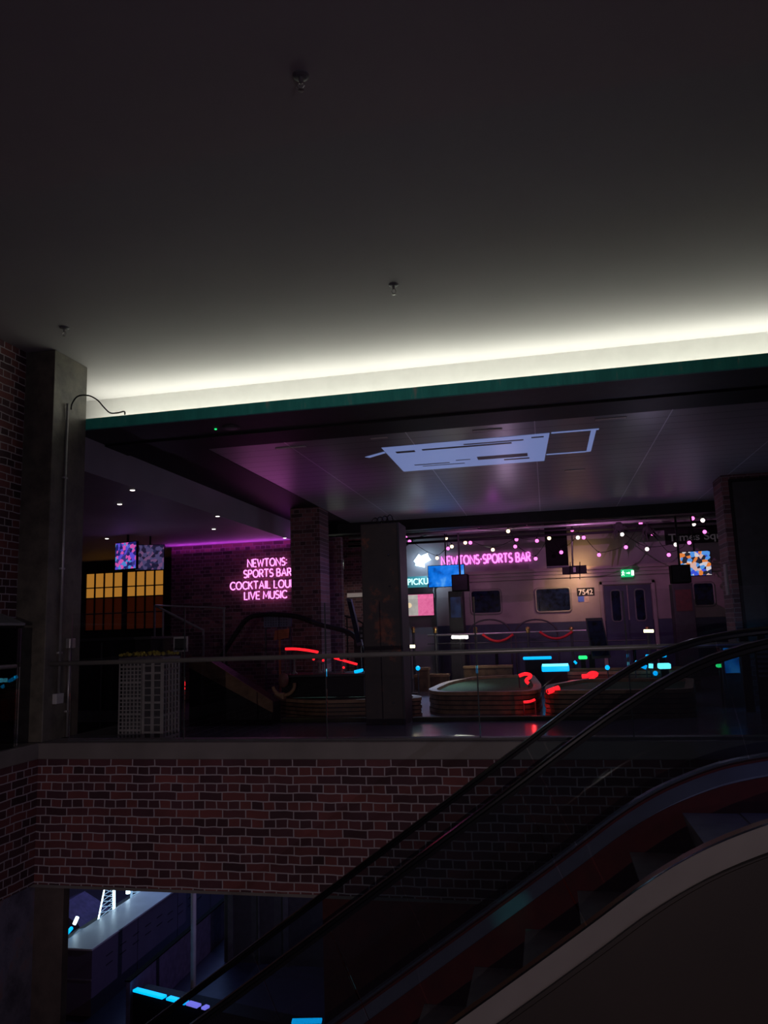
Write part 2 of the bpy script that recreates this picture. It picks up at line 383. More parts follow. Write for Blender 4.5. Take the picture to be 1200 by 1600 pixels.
def text_mesh(s, name, h, m, parent, origin, rot=(PI/2, 0, 0), ext=.004, bold=.0, width=None):
    cu = bpy.data.curves.new(name, 'FONT'); cu.body = s; cu.size = h*1.37; cu.extrude = ext; cu.offset = bold
    t = bpy.data.objects.new(name, cu); C.objects.link(t)
    bpy.context.view_layer.update()
    me = bpy.data.meshes.new_from_object(t.evaluated_get(bpy.context.evaluated_depsgraph_get()))
    bpy.data.objects.remove(t); bpy.data.curves.remove(cu)
    me.materials.clear(); me.materials.append(m)
    xs = [v.co.x for v in me.vertices]; k = width/(max(xs)-min(xs)) if width else 1
    for v in me.vertices: v.co.x = (v.co.x-min(xs))*k
    me.transform(Matrix.Translation(origin) @ Matrix.Rotation(rot[2], 4, 'Z') @ Matrix.Rotation(rot[0], 4, 'X'))
    o = bpy.data.objects.new(name, me); C.objects.link(o)
    if parent:
        o.parent = parent; o.matrix_parent_inverse = Matrix.Translation(-Vector(parent.location))
    return o
# single-stroke neon alphabet, unit height
def arc(cx, cy, rx, ry, a0, a1, n=8):
    return [(cx+rx*math.cos(math.radians(a0+(a1-a0)*i/n)), cy+ry*math.sin(math.radians(a0+(a1-a0)*i/n))) for i in range(n+1)]
GL = {
 'N': (.68, [[(0, 0), (0, 1), (.68, 0), (.68, 1)]]), 'E': (.5, [[(.5, 1), (0, 1), (0, 0), (.5, 0)], [(0, .5), (.42, .5)]]),
 'W': (.95, [[(0, 1), (.24, 0), (.475, .85), (.71, 0), (.95, 1)]]), 'T': (.62, [[(0, 1), (.62, 1)], [(.31, 1), (.31, 0)]]),
 'O': (.8, [arc(.4, .5, .4, .5, 0, 360, 16)]), 'S': (.52, [arc(.27, .74, .25, .26, 40, 270, 9)+arc(.25, .25, .27, .25, 90, -140, 9)]),
 'P': (.52, [[(0, 0), (0, 1), (.26, 1)]+arc(.26, .74, .26, .26, 90, -90, 8)+[(0, .48)]]),
 'R': (.54, [[(0, 0), (0, 1), (.26, 1)]+arc(.26, .74, .26, .26, 90, -90, 8)+[(0, .48)], [(.24, .48), (.54, 0)]]),
 'B': (.54, [[(0, .5), (0, 1), (.25, 1)]+arc(.25, .76, .24, .24, 90, -90, 7)+[(0, .52)], [(.25, .52)]+arc(.27, .26, .27, .26, 90, -90, 7)+[(0, 0), (0, .52)]]),
 'A': (.7, [[(0, 0), (.35, 1), (.7, 0)], [(.13, .35), (.57, .35)]]), 'C': (.68, [arc(.42, .5, .42, .5, 45, 315, 14)]),
 'K': (.56, [[(0, 0), (0, 1)], [(.54, 1), (.02, .45)], [(.18, .6), (.56, 0)]]), 'I': (.06, [[(.03, 0), (.03, 1)]]),
 'L': (.46, [[(0, 1), (0, 0), (.46, 0)]]), 'U': (.64, [[(0, 1), (0, .32)]+arc(.32, .32, .32, .32, 180, 360, 8)+[(.64, 1)]]),
 'G': (.76, [arc(.42, .5, .42, .5, 45, 340, 14)+[(.8, .45), (.5, .45)]]), 'V': (.7, [[(0, 1), (.35, 0), (.7, 1)]]),
 'M': (.82, [[(0, 0), (.06, 1), (.41, .25), (.76, 1), (.82, 0)]]), ':': (.06, [[(.03, .25), (.03, .33)], [(.03, .68), (.03, .76)]]),
 '-': (.22, [[(0, .5), (.2, .5)]]), ' ': (.18, [])}
def neon_word(s, name, x0, x1, z, h, Y, r, m, parent):
    tot = sum(GL[c][0] for c in s)+.2*(len(s)-1); k = (x1-x0)/(tot*h)
    mb = MB(); x = x0
    for c in s:
        wd, st = GL[c]
        for p in st: mb.tube([(x+a*h*k, Y, z+b*h) for a, b in p], r, 7)
        x += (wd+.2)*h*k
    return mb.build(name, m, parent, smooth=True)
# ================================================================== STRUCTURE
CZ = 4.33; BZ = 3.62
struct('ceiling', MB().box(-6.2, 6, -3, 8.5, CZ, CZ+.2), M['plaster'])
struct('trim_1', MB().box(-6.1, 6, 8.5, 8.6, BZ+.1, CZ+.2), M['cove'])                      # cove back wall
struct('trim_2', MB().box(-5.0, 6, 7.40, 7.44, 3.615, 3.735), M['green'])                 # green beam lip
struct('trim_3', MB().box(-5.3, 6, 7.44, 8.5, 3.62, 3.68), M['softblack'])             # soffit / cove shelf
struct('trim_4', MB().box(-5.05, 6, 8.10, 8.62, 3.60, 3.619), M['black'])
struct('ceiling', MB().box(-4.0, 8, 8.62, 15.85, BZ, BZ+.1), M['tile'])
struct('trim_5', MB().box(-5.05, -4.0, 8.62, 15.85, BZ-.005, BZ+.1), M['black'])
struct('ceiling', MB().box(-12, -5.05, 7.5, 17.2, 3.22, 3.7), M['greyceil'])
struct('ceiling', MB().box(-7.6, 8, 16.15, 21.2, 4.0, 4.1), M['black'])
struct('trim_6', MB().box(-5.05, 8, 15.85, 16.15, 3.40, 4.1), M['black'])
struct('wall_left', MB().box(-5.6, -5.19, -3, 7.45, .35, CZ), M['brickY'])
struct('wall_left', MB().box(-5.9, -4.87, -3, 6.82, -.93, .205), M['brickY'])
struct('wall_front', MB().box(-4.87, 6, 6.80, 7.1, -.93, .205), M['brickX'])
struct('trim_7', MB().box(-4.95, 6, 6.795, 7.12, -.955, -.93), M['ledge'])
struct('trim_8', MB().box(-4.86, 6, 6.77, 7.12, .205, .355), M['ledge'], bevel=.008)
struct('trim_9', MB().box(-5.9, -4.85, -3, 6.80, .205, .355), M['ledge'], bevel=.008)
struct('column', MB().box(-5.5, -4.85, 6.82, 7.40, .355, CZ-.001), M['column'], bevel=.006)
struct('floor', MB().box(-14, 8, 7.1, 21.2, -.3, 0), M['floor'])
struct('ceiling', MB().box(-14, 8, 7.1, 22, -.8, -.5), M['softblack'])
struct('floor', MB().box(-16, 8, -3, 24, -4.7, -4.5), M['lowerfloor'])
struct('wall_back', MB().box(-6.7, 8, 21.0, 21.2, 0, 4.05), M['mauve'])
struct('wall_left', MB().box(-7.72, -4.0, 14.99, 15.15, 0, 3.22).box(-7.72, -7.60, 15.15, 17.0, 0, 3.22), M['dbrickX'])
# brick pillar between bar and golf
struct('column', MB().box(-4.56, -4.0, 13.5, 14.1, 0, BZ-.006), M['dbrickX'])
struct('column', MB().box(2.89, 4.6, 13.1, 13.7, 0, BZ-.001), M['dbrickX'])
t = thing('display_board', 'tall dark blank panel on the front of the right brick pillar', 'panel', (3.33, 13.05, 0))
MB().box(3.04, 3.60, 13.05, 13.098, .7, 3.50).build('panel', M['softblack'], t, bevel=.01)
MB().box(3.0, 3.04, 13.04, 13.098, .68, 3.54).box(3.60, 3.64, 13.04, 13.098, .68, 3.54).box(3.04, 3.60, 13.04, 13.098, 3.50, 3.54).build('frame', M['black'], t)
tag(MB().box(2.865, 2.889, 13.25, 13.42, 1.7, 2.2).build('wall_plate', M['grey']), 'narrow pale plate on the side of the right brick pillar', 'plate')
# far wall beyond the bar with the amber window
struct('wall_back', MB().box(-14, -7.6, 17.0, 17.2, 0, 3.22), M['black'])
wx = [-11.05, -8.95]
fr = MB(); pa = MB(); pb = MB()
for s0, s1 in ((-11.0, -10.0), (-9.9, -8.92)):
    n = 4; dx = (s1-s0)/n
    for i in range(n):
        for (z0, z1, q) in ((2.58, 2.92, pa), (2.33, 2.56, pa), (1.95, 2.31, pb), (1.55, 1.93, pb)):
            q.box(s0+i*dx+.015, s0+(i+1)*dx-.015, 16.975, 16.99, z0, z1)
    for i in range(n+1): fr.box(s0+i*dx-.015, s0+i*dx+.015, 16.94, 16.99, 1.5, 2.95)
    for z in (1.54, 1.94, 2.32, 2.57, 2.93): fr.box(s0, s1, 16.94, 16.99, z-.013, z+.013)
fr.box(-10.0, -9.9, 16.93, 16.99, 1.45, 3.0)
wnd = struct('window_1', fr, M['black'])
pa.build('amber_pane', M['amber'], wnd); pb.build('dim_pane', M['amber2'], wnd)
# lower level under the balcony
struct('column', MB().box(-4.98, -4.62, 6.9, 6.99, -4.5, -.955), M['concrete'])
struct('wall_left', MB().box(-5.6, -4.93, 2, 6.9, -4.5, -.955), M['mural'])
struct('wall_front', MB().box(-2.1, 6, 6.95, 7.1, -4.5, -.956), mat('dark_red_paint', (.16, .02, .01), .6))
struct('wall_back', MB().box(-6.1, 2, 14.0, 14.2, -4.5, -.8), M['softblack'])
struct('door_1', MB().box(-6.0, -5.9, 13.93, 14.0, -4.5, -1.6).box(-4.95, -4.85, 13.93, 14, -4.5, -1.6).box(-5.9, -4.95, 13.93, 14, -1.7, -1.6).box(-5.43, -5.40, 13.95, 14, -4.5, -1.7), M['dark'])
# ================================================================== CEILING FITTINGS
def sprinkler(p, label):
    t = thing('sprinkler_head', label, 'sprinkler', (p.x, p.y, CZ), 'sprinkler heads on the white ceiling')
    x, y, z = p.x, p.y, CZ
    MB().lathe((x, y, z), [(.045, 0), (.045, -.006), (.030, -.012), (.012, -.014)]).build('cover_plate', M['grey'], t)
    MB().lathe((x, y, z), [(.012, -.014), (.012, -.045), (.004, -.05)], 12).build('stem', M['rail'], t)
    MB().tube([(x-.012, y, z-.045), (x-.02, y, z-.065), (x, y, z-.088), (x+.02, y, z-.065), (x+.012, y, z-.045)], .003, 6).build('yoke', M['rail'], t)
    MB().lathe((x, y, z-.088), [(.018, 0), (.018, -.003), (.004, -.005)], 12).build('deflector', M['rail'], t)
sprinkler(onZ(470, 118, CZ), 'sprinkler head nearest the viewer, high in the middle of the ceiling')
sprinkler(onZ(615, 445, CZ), 'sprinkler head on the ceiling just in front of the bright cove')
sprinkler(onZ(101, 512, CZ), 'small sprinkler head on the ceiling close to the steel column')
p = onZ(337, 670, BZ)
tag(MB().lathe((p.x, p.y, BZ), [(.014, .0), (.014, -.008), (.006, -.012)], 12).build('indicator_light', M['neongreen']), 'tiny green indicator light under the dark beam', 'indicator light')
p = onZ(361, 668, BZ)
t = thing('ceiling_speaker', 'round dark speaker set into the underside of the beam', 'speaker', (p.x, p.y, BZ))
MB().lathe((p.x, p.y, BZ), [(.10, 0), (.10, -.008), (.085, -.012)], 28).build('rim', M['dark'], t)
MB().lathe((p.x, p.y, BZ-.008), [(.083, 0), (.06, -.008), (.01, -.01)], 28).build('grille', M['grey'], t)
# black cable over the cove
X0 = -4.85
a = onY(113, 627, 7.1); pts = []
for q, Y in (((111, 640), 7.05), ((113, 630), 7.05), ((122, 619), 7.08), ((138, 618), 7.15), ((152, 625), 7.22), ((162, 636), 7.28), ((172, 645), 7.34), ((184, 645), 7.37), ((194, 643), 7.385), ((195, 648), 7.39)):
    v = onY(q[0], q[1], Y); pts.append(v)
for i in range(3): pts[i].x = max(pts[i].x, X0+.02)
def smoothpath(p, n=5):
    out = []
    for i in range(len(p)-1):
        p0, p1, p2, p3 = p[max(i-1, 0)], p[i], p[i+1], p[min(i+2, len(p)-1)]
        for k in range(n):
            t_ = k/n
            out.append(.5*((2*p1)+(-p0+p2)*t_+(2*p0-5*p1+4*p2-p3)*t_**2+(-p0+3*p1-3*p2+p3)*t_**3))
    out.append(p[-1]); return out
tag(MB().tube(smoothpath(pts), .008, 8).build('cable', M['rubber'], smooth=True), 'black cable looping from the conduit top across to the cove', 'cable')
# conduits on the column
t = thing('conduit', 'long pale conduit running up the steel column to the black cable', 'conduit', (X0+.02, 7.03, .95))
MB().cyl((X0+.02, 7.03, .78), (X0+.02, 7.03, 3.80), .013, 12).build('pipe', M['conduit'], t, smooth=True)
for z in (1.2, 2.05, 3.0):
    MB().box(X0, X0+.028, 6.995, 7.065, z-.01, z+.01).build('clip', M['conduit'], t, bevel=.003)
MB().box(X0, X0+.05, 6.955, 7.075, .70, .80).build('junction_box', M['whiteplastic'], t, bevel=.006)
t = thing('conduit', 'short pale conduit with a box at its top, at the column foot', 'conduit', (X0+.02, 7.19, .36))
MB().cyl((X0+.02, 7.19, .356), (X0+.02, 7.19, 1.24), .012, 12).build('pipe', M['conduit'], t, smooth=True)
MB().box(X0, X0+.05, 7.15, 7.25, 1.24, 1.34).build('junction_box', M['conduit'], t, bevel=.006)
MB().box(X0, X0+.028, 7.155, 7.225, .6, .62).build('clip', M['conduit'], t, bevel=.003)
# hood and dark machine on the left wall
t = thing('wall_cabinet', 'dark glazed cabinet with a sloping grey hood against the left brick wall', 'cabinet', (-5.05, 5.7, .356))
MB().poly_prism([(-5.19, 5.2, 1.60), (-4.93, 5.2, 1.50), (-4.93, 5.2, 1.475), (-5.19, 5.2, 1.475)], (0, 1.42, 0)).build('hood', M['grey'], t, bevel=.004)
MB().box(-5.188, -4.99, 5.25, 6.55, .357, 1.475).build('body', M['black'], t, bevel=.005)
MB().box(-4.99, -4.985, 5.35, 6.45, .5, 1.4).build('glass_front', M['dglass'], t)
p = onY(28, 1043, 6.2)
tag(MB().box(-4.983, -4.97, 6.15, 6.27, 1.03, 1.055).build('indicator_light', M['warmled']), 'small warm light bar on the dark cabinet front', 'indicator light')
# ================================================================== BALUSTRADE
t = thing('glass_balustrade', 'frameless glass balustrade with a long steel handrail above the brick front', 'balustrade', (-1.5, 6.87, .355))
xs = [onY(x, 1080, 6.87).x for x in (116, 288, 510, 747, 985, 1225)]
xs[0] = -4.60; xs += [xs[-1]+1.3, xs[-1]+2.6]
for a, b in zip(xs, xs[1:]):
    MB().box(a+.006, b-.006, 6.864, 6.876, .356, 1.585).build('glass_panel', M['glass'], t)
for a in xs[1:-1]:
    MB().box(a-.005, a+.005, 6.866, 6.874, .36, 1.585).build('joint', M['edge'], t)
    MB().box(a-.02, a+.02, 6.845, 6.864, 1.085, 1.11).build('bracket', M['rail'], t)
MB().cyl((-4.78, 6.82, 1.098), (xs[-1], 6.82, 1.115), .021, 16).build('handrail', M['rail'], t, smooth=True)
MB().box(-4.6, xs[-1], 6.855, 6.885, .356, .375).build('base_channel', M['dark'], t)
t = thing('glass_balustrade', 'side run of glass balustrade along the left brick wall', 'balustrade', (-4.9, 5.5, .355))
for a, b in ((3.2, 4.4), (4.42, 5.6), (5.62, 6.55)):
    MB().box(-4.916, -4.904, a, b, .356, 1.45).build('glass_panel', M['glass'], t)
MB().cyl((-4.87, 3, 1.10), (-4.87, 6.42, 1.10), .02, 14).build('handrail', M['rail'], t, smooth=True)
for y in (4.41, 5.61): MB().box(-4.915, -4.905, y-.006, y+.006, .356, 1.45).build('joint', M['edge'], t)
# ================================================================== ESCALATOR
YN, YF = 4.20, 5.66
def profile(pts, x0, x1, n=60):
    out = []
    sx = [p[0] for p in pts]
    for i in range(n+1):
        x = x0+(x1-x0)*i/n
        if x <= sx[0]: z = pts[0][1]+(x-sx[0])*.70
        elif x >= sx[-1]: z = pts[-1][1]
        else:
            k = max(j for j in range(len(sx)) if sx[j] <= x); k = min(k, len(sx)-2)
            p0, p1, p2, p3 = pts[max(k-1, 0)], pts[k], pts[k+1], pts[min(k+2, len(pts)-1)]
            h = p2[0]-p1[0]; t_ = (x-p1[0])/h
            m1 = (p2[1]-p0[1])/(p2[0]-p0[0]) if k > 0 else .70
            m2 = (p3[1]-p1[1])/(p3[0]-p1[0]) if k+2 < len(pts) else 0
            z = (2*t_**3-3*t_**2+1)*p1[1]+(t_**3-2*t_**2+t_)*h*m1+(-2*t_**3+3*t_**2)*p2[1]+(t_**3-t_**2)*h*m2
        out.append((x, z))
    return out
HR = [(-.3, EYE-.86), (.2, EYE-.505), (.45, EYE-.345), (.62, EYE-.25), (.8, EYE-.172), (1.07, EYE-.10), (1.45, EYE-.055), (1.9, EYE-.045)]
DK = [(-.3, EYE-1.775), (.10, EYE-1.492), (.38, EYE-1.29), (.62, EYE-1.145), (.85, EYE-1.04), (1.1, EYE-.955), (1.45, EYE-.893), (1.9, EYE-.87)]
XA, XB = -4.3, 3.6
hp = profile(HR, XA, XB, 90); dp = profile(DK, XA, XB, 90)
esc = thing('escalator', 'dark escalator with glass sides rising to the right in front of the balcony', 'escalator', (-.3, 4.9, -1.6))
for Y in (YN, YF):
    hs = [(Y-.038, -.012), (Y-.042, -.004), (Y-.040, .006), (Y-.030, .013), (Y, .016), (Y+.030, .013), (Y+.040, .006), (Y+.042, -.004), (Y+.038, -.012), (Y+.022, -.012), (Y+.022, -.03), (Y-.022, -.03), (Y-.022, -.012)]
    hl = 'near black rubber handrail' if Y == YN else 'far black rubber handrail'
    MB().sweep([(x, z-.016) for x, z in hp], hs).build('handrail', M['rubber'], esc)['label'] = hl
    MB().sweep([(x, z-.055) for x, z in hp], [(Y-.012, 0), (Y+.012, 0), (Y+.012, .012), (Y-.012, .012)]).build('rail_track', M['speaker'], esc)
    # glass panels with joints square to the incline
    cuts = [-4.3, -3.0, -1.95, -.93, .10, 1.25, 2.4, 3.6]
    for k in range(len(cuts)-1):
        a, b = cuts[k]+.004, cuts[k+1]-.004
        def pt(prof, x):
            for (x0, z0), (x1, z1) in zip(prof, prof[1:]):
                if x0 <= x <= x1: return z0+(z1-z0)*(x-x0)/(x1-x0)
            return prof[-1][1]
        n = 10; lo = []; hi = []
        for i in range(n+1):
            x = a+(b-a)*i/n
            lo.append((x, pt(dp, x)+.0)); 
            sh = -.30 if x < .6 else (-.30*(1-min(1, (x-.6)/1.2)))
            xt = max(XA, x+sh); hi.append((xt, pt(hp, xt)-.05))
        loop = [(x, Y-.005, z) for x, z in lo]+[(x, Y-.005, z) for x, z in reversed(hi)]
        MB().poly_prism(loop, (0, .01, 0)).build('glass_panel', M['escglass'], esc)
# decks: sloping strips either side of each glass
def strip(name, y0, h0, y1, h1, m, th=.012, dz=0.0):
    return MB().sweep([(x, z+dz) for x, z in dp], [(y0, h0), (y1, h1), (y1, h1-th), (y0, h0-th)]).build(name, m, esc)
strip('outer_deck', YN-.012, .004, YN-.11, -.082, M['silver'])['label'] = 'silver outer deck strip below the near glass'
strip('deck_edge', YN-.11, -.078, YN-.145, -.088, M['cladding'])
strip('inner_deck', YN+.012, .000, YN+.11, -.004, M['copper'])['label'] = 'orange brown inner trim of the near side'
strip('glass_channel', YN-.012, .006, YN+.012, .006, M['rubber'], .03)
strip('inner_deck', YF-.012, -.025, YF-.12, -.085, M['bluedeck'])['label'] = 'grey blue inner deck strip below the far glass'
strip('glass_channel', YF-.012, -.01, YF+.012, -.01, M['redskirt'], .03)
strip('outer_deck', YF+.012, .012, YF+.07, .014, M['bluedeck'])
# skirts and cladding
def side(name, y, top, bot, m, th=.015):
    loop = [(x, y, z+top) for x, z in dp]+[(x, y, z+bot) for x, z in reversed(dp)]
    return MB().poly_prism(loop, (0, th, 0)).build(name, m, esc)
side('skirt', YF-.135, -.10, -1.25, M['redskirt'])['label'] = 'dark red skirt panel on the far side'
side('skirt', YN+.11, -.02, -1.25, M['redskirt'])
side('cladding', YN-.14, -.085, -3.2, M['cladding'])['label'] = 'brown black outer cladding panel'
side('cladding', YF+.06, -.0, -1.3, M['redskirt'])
MB().sweep([(x, z-1.25) for x, z in dp], [(YN+.11, 0), (YF-.12, 0), (YF-.12, -.05), (YN+.11, -.05)]).build('truss_floor', M['cladding'], esc)
# steps: 0.35 going, 0.25 rise
sx, sz = .43, -.17
for k in range(-11, 5):
    x = sx+.35*k; z = sz+.25*k if k <= 1 else sz+.25+.07*min(k-1, 1)+(.0 if k < 3 else .0)
    if k == 2: z = .035+.05
    if k >= 3: z = .10
    s_ = MB().poly_prism([(x, YN+.128, z), (x+.41, YN+.128, z), (x+.41, YN+.128, z-.05), (x+.08, YN+.128, z-.25), (x+.045, YN+.128, z-.17), (x+.018, YN+.128, z-.08)], (0, YF-YN-.27, 0))
    s_.build('step', M['step'], esc)
# ================================================================== MID COLUMN (steel, short)
col = thing('steel_post', 'rust streaked steel column standing mid floor behind the balustrade', 'column', (-2.32, 11.2, 0))
MB().box(-2.61, -2.06, 10.92, 11.45, 0, 2.87).build('shaft', M['rust'], col, bevel=.01)
shaft = col.children[0]
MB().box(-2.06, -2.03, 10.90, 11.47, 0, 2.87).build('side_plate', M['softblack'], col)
for z in (.3, 1.1, 1.95, 2.4):
    MB().lathe((-2.2, 10.92, z), [(.016, .0), (.016, -.01), (.008, -.016)], 6, 'y').build('bolt', M['dark'], shaft)
mb = MB()
for i in range(4):
    cx = -2.42+.07*i
    mb.tube([(cx+.05*math.cos(a), 11.1+.02*i, 2.91+.07*math.sin(a)*(1+.2*i)) for a in [PI*k/10 for k in range(-1, 12)]], .008, 6)
tag(mb.build('cable', M['rubber'], smooth=True), 'coils of black cable sitting on top of the rusty steel column', 'cable')
t = thing('wall_socket', 'small black control box fixed to the left side of the rusty column', 'control box', (-2.64, 11.1, 1.35))
MB().box(-2.68, -2.611, 10.95, 11.05, 1.20, 1.38).build('housing', M['black'], t, bevel=.005)
MB().lathe((-2.645, 10.95, 1.32), [(.018, 0), (.018, -.012), (.01, -.014)], 10, 'y').build('knob', M['dark'], t)
MB().box(-2.66, -2.63, 10.944, 10.95, 1.23, 1.27).build('switch', M['grey'], t)
# ================================================================== CEILING PROJECTION
t = thing('ceiling_projection', 'blue white rectangle of projected light on the plank ceiling', 'projection', (-.9, 10.1, BZ))
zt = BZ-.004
MB().poly_prism([(-1.93, 9.36, zt), (.17, 9.30, zt), (.10, 10.90, zt), (-1.93, 10.92, zt)], (0, 0, .003)).build('projected_patch', M['proj'], t)  # glowing sheet in place of light thrown on the planks
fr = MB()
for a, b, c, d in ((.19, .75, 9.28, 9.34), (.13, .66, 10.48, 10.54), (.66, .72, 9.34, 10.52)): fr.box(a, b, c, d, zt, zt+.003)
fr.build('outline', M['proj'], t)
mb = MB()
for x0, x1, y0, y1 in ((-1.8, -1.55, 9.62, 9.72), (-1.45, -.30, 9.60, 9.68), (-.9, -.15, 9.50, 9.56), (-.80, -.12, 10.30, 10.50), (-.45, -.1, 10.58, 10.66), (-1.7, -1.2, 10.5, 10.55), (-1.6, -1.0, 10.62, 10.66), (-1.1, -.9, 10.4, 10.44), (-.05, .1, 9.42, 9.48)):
    MB().box(x0, x1, y0, y1, zt-.002, zt-.0005).build('shadow_bar', M['projdark'], t)  # dark lines of the projection, put in as coloured strips
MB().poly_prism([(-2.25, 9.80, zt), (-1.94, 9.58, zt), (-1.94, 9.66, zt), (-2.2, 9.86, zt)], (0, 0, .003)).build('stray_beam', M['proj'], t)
for (x, y, w_, l) in ((-1.85, 8.85, .22, 'leftmost of the pale grilles flush in the plank ceiling near the beam'), (-3.0, 8.95, .4, 'pale air grille in the magenta lit corner of the plank ceiling'), (-.55, 8.9, .35, 'pale air grille in the plank ceiling in front of the projection'), (.55, 11.75, .3, 'pale air grille in the plank ceiling behind the projection'), (.85, 8.85, .35, 'rightmost pale grille in the plank ceiling near the beam')):
    g = thing('air_grille', l, 'grille', (x, y, BZ), 'air grilles in the plank ceiling')
    MB().box(x-w_/2, x+w_/2, y-.035, y+.035, BZ-.006, BZ-.001).build('frame', M['grey'], g)
    mb = MB()
    for i in range(8): mb.box(x-w_/2+.01+i*(w_-.02)/8, x-w_/2+.01+(i+.4)*(w_-.02)/8, y-.025, y+.025, BZ-.009, BZ-.006)
    mb.box(x-w_/2+.005, x+w_/2-.005, y-.03, y+.03, BZ-.0075, BZ-.006)
    mb.build('slats', M['numtext'], g)
# downlights in the bar ceiling
for q, l in (((207, 765), 'downlight in the bar ceiling nearest the balcony'), ((187, 787), 'second downlight in the bar ceiling beside the column'), ((340, 806), 'downlight high in the magenta part of the bar ceiling'), ((334, 826), 'downlight just behind another in the magenta ceiling'), ((167, 841), 'farthest downlight over the hanging screens'), ((445, 840), 'downlight tucked at the corner by the brick pillar')):
    p = onZ(q[0], q[1], 3.22)
    g = thing('downlight', l, 'downlight', (p.x, p.y, 3.22), 'downlights in the bar ceiling')
    MB().lathe((p.x, p.y, 3.22), [(.045, 0), (.045, -.006), (.034, -.008)], 16).build('trim_ring', M['grey'], g)
    MB().lathe((p.x, p.y, 3.214), [(.031, 0), (.031, -.006), (.02, -.009)], 16).build('lamp', M['bulbwhite'], g)
# ================================================================== BAR SIDE
# neon sign on the bar wall
def px_line(x0, x1, y0, y1, Y):            # left, right, base, height of a lettering box
    a = onY(x0, y1, Y); b = onY(x1, y1, Y); c = onY(x0, y0, Y)
    return a.x, b.x, (a.z+b.z)/2, c.z-a.z
sg = thing('neon_sign', 'four line magenta neon sign on the bar wall, listing cocktails and music', 'neon sign', (-6.2, 14.95, 2.1))
for s, x0, x1, y0, y1 in (('NEWTONS:', 387, 448, 873, 884.5), ('SPORTS BAR', 381, 455, 889.5, 901), ('COCKTAIL LOUNGE', 360, 480, 907.5, 919), ('LIVE MUSIC', 382, 448, 924, 935.5)):
    a, b, z, h = px_line(x0, x1, y0, y1, 14.93)
    neon_word(s, 'lettering', a, b, z, h, 14.93, .0125, M['neonpinkcore'], sg)
# hanging screens
def screen(name, label, x0, y0, x1, y1, Y, m, depth=.06, extra=None, group=None, zr=0, base=None, wall=None):
    a = onY(x0, y0, Y); b = onY(x1, y1, Y); cx = (a.x+b.x)/2; cz = (a.z+b.z)/2; w_ = abs(b.x-a.x)/2; h = abs(a.z-b.z)/2
    base = (3.22 if cx < -5.05 else 4.0)-cz
    g = thing(name, label, 'screen', (cx, Y, cz), group)
    MB().box(-w_, w_, 0, depth, -h, h).build('casing', M['speaker'], None, bevel=.006).parent = g
    s = MB().box(-w_*.97, w_*.97, -.004, .001, -h*.95, h*.95).build('display', m, None); s.parent = g
    if wall: MB().box(-.1, .1, depth, wall-Y, -.08, .08).build('mount', M['black'], None).parent = g
    else: MB().box(-.015, .015, depth*.6, depth*.6+.03, h-.02, base).build('mount', M['black'], None).parent = g
    g.rotation_euler.z = zr
    return g, cx, cz, w_, h
screen('television', 'left one of two angled screens hung over the bar, bright violet picture', 177, 848, 216, 889, 12.8, M['scr_purple'], zr=-.25, base=.62)
screen('television', 'right one of two angled screens hung over the bar, dim picture', 214, 852, 254, 890, 13.15, M['scr_dim'], zr=.35, base=.6)
# dark bar counter and cabinet shapes behind the balustrade
t = thing('bar_counter', 'long black bar counter left of the pale perforated cabinet', 'counter', (-6.6, 10.2, 0))
MB().box(-8.2, -5.45, 10.0, 10.6, 0, 1.30).build('body', M['black'], t)
MB().box(-8.3, -5.40, 9.92, 10.68, 1.30, 1.34).build('worktop', M['softblack'], t, bevel=.006)
for x in (-7.6, -6.9, -6.2): MB().box(x-.012, x+.012, 9.98, 10.0, .1, 1.28).build('batten', M['dark'], t)
MB().box(-8.0, -5.6, 9.985, 10.0, .18, .34).build('kick_panel', M['dark'], t)
t = thing('drinks_dispenser', 'small bluish dispenser with a glowing dot on the bar counter', 'dispenser', (-7.0, 10.3, 1.34))
MB().box(-7.22, -6.98, 10.15, 10.40, 1.34, 1.62).build('body', mat('slate_blue_plastic', (.08, .10, .17), .4), t, bevel=.02)
MB().lathe((-7.1, 10.28, 1.62), [(.09, 0), (.11, .08), (.08, .17), (.02, .2)], 16).build('lid', M['copper'], t, smooth=True)
MB().ball((-7.15, 10.14, 1.66), .012).build('lamp', M['bulbwhite'], t)
t = thing('bar_tap', 'pale cylindrical bar tap at the left end of the bar counter', 'bar tap', (-7.5, 10.3, 1.34))
MB().cyl((-7.5, 10.3, 1.34), (-7.5, 10.3, 1.72), .03).build('pillar', M['grey'], t, smooth=True)
MB().cyl((-7.5, 10.3, 1.66), (-7.5, 10.18, 1.66), .012).build('spout', M['grey'], t)
# perforated cabinet with flowers
def perf(x0, x1, y, z0, z1, nx, nz, along='x', xo=0.):
    mb = MB(); W = x1-x0; H = z1-z0; bw = W/nx*.34
    for i in range(nx+1):
        c = x0+W*i/nx
        if along == 'x': mb.box(c-bw/2, c+bw/2, y, y+.012, z0, z1)
        else: mb.box(y-.012, y, c-bw/2, c+bw/2, z0, z1)
    for j in range(nz+1):
        c = z0+H*j/nz; hh = .012 if j % 4 else .022
        if along == 'x': mb.box(x0, x1, y+.001, y+.011, c-hh/2, c+hh/2)
        else: mb.box(y-.011, y-.001, x0, x1, c-hh/2, c+hh/2)
    return mb
t = thing('slatted_cabinet', 'pale perforated plastic cabinet topped with yellow flowers, behind the glass', 'cabinet', (-4.45, 7.95, 0))
MB().box(-4.52, -4.09, 7.718, 8.08, 0, 1.06).build('core', M['dark'], t)
perf(-4.56, -4.30, 7.70, .02, 1.1, 6, 26).build('perforated_panel', M['crate'], t)
perf(-4.28, -4.06, 7.70, .02, 1.1, 2, 14).build('perforated_panel', M['crate'], t)
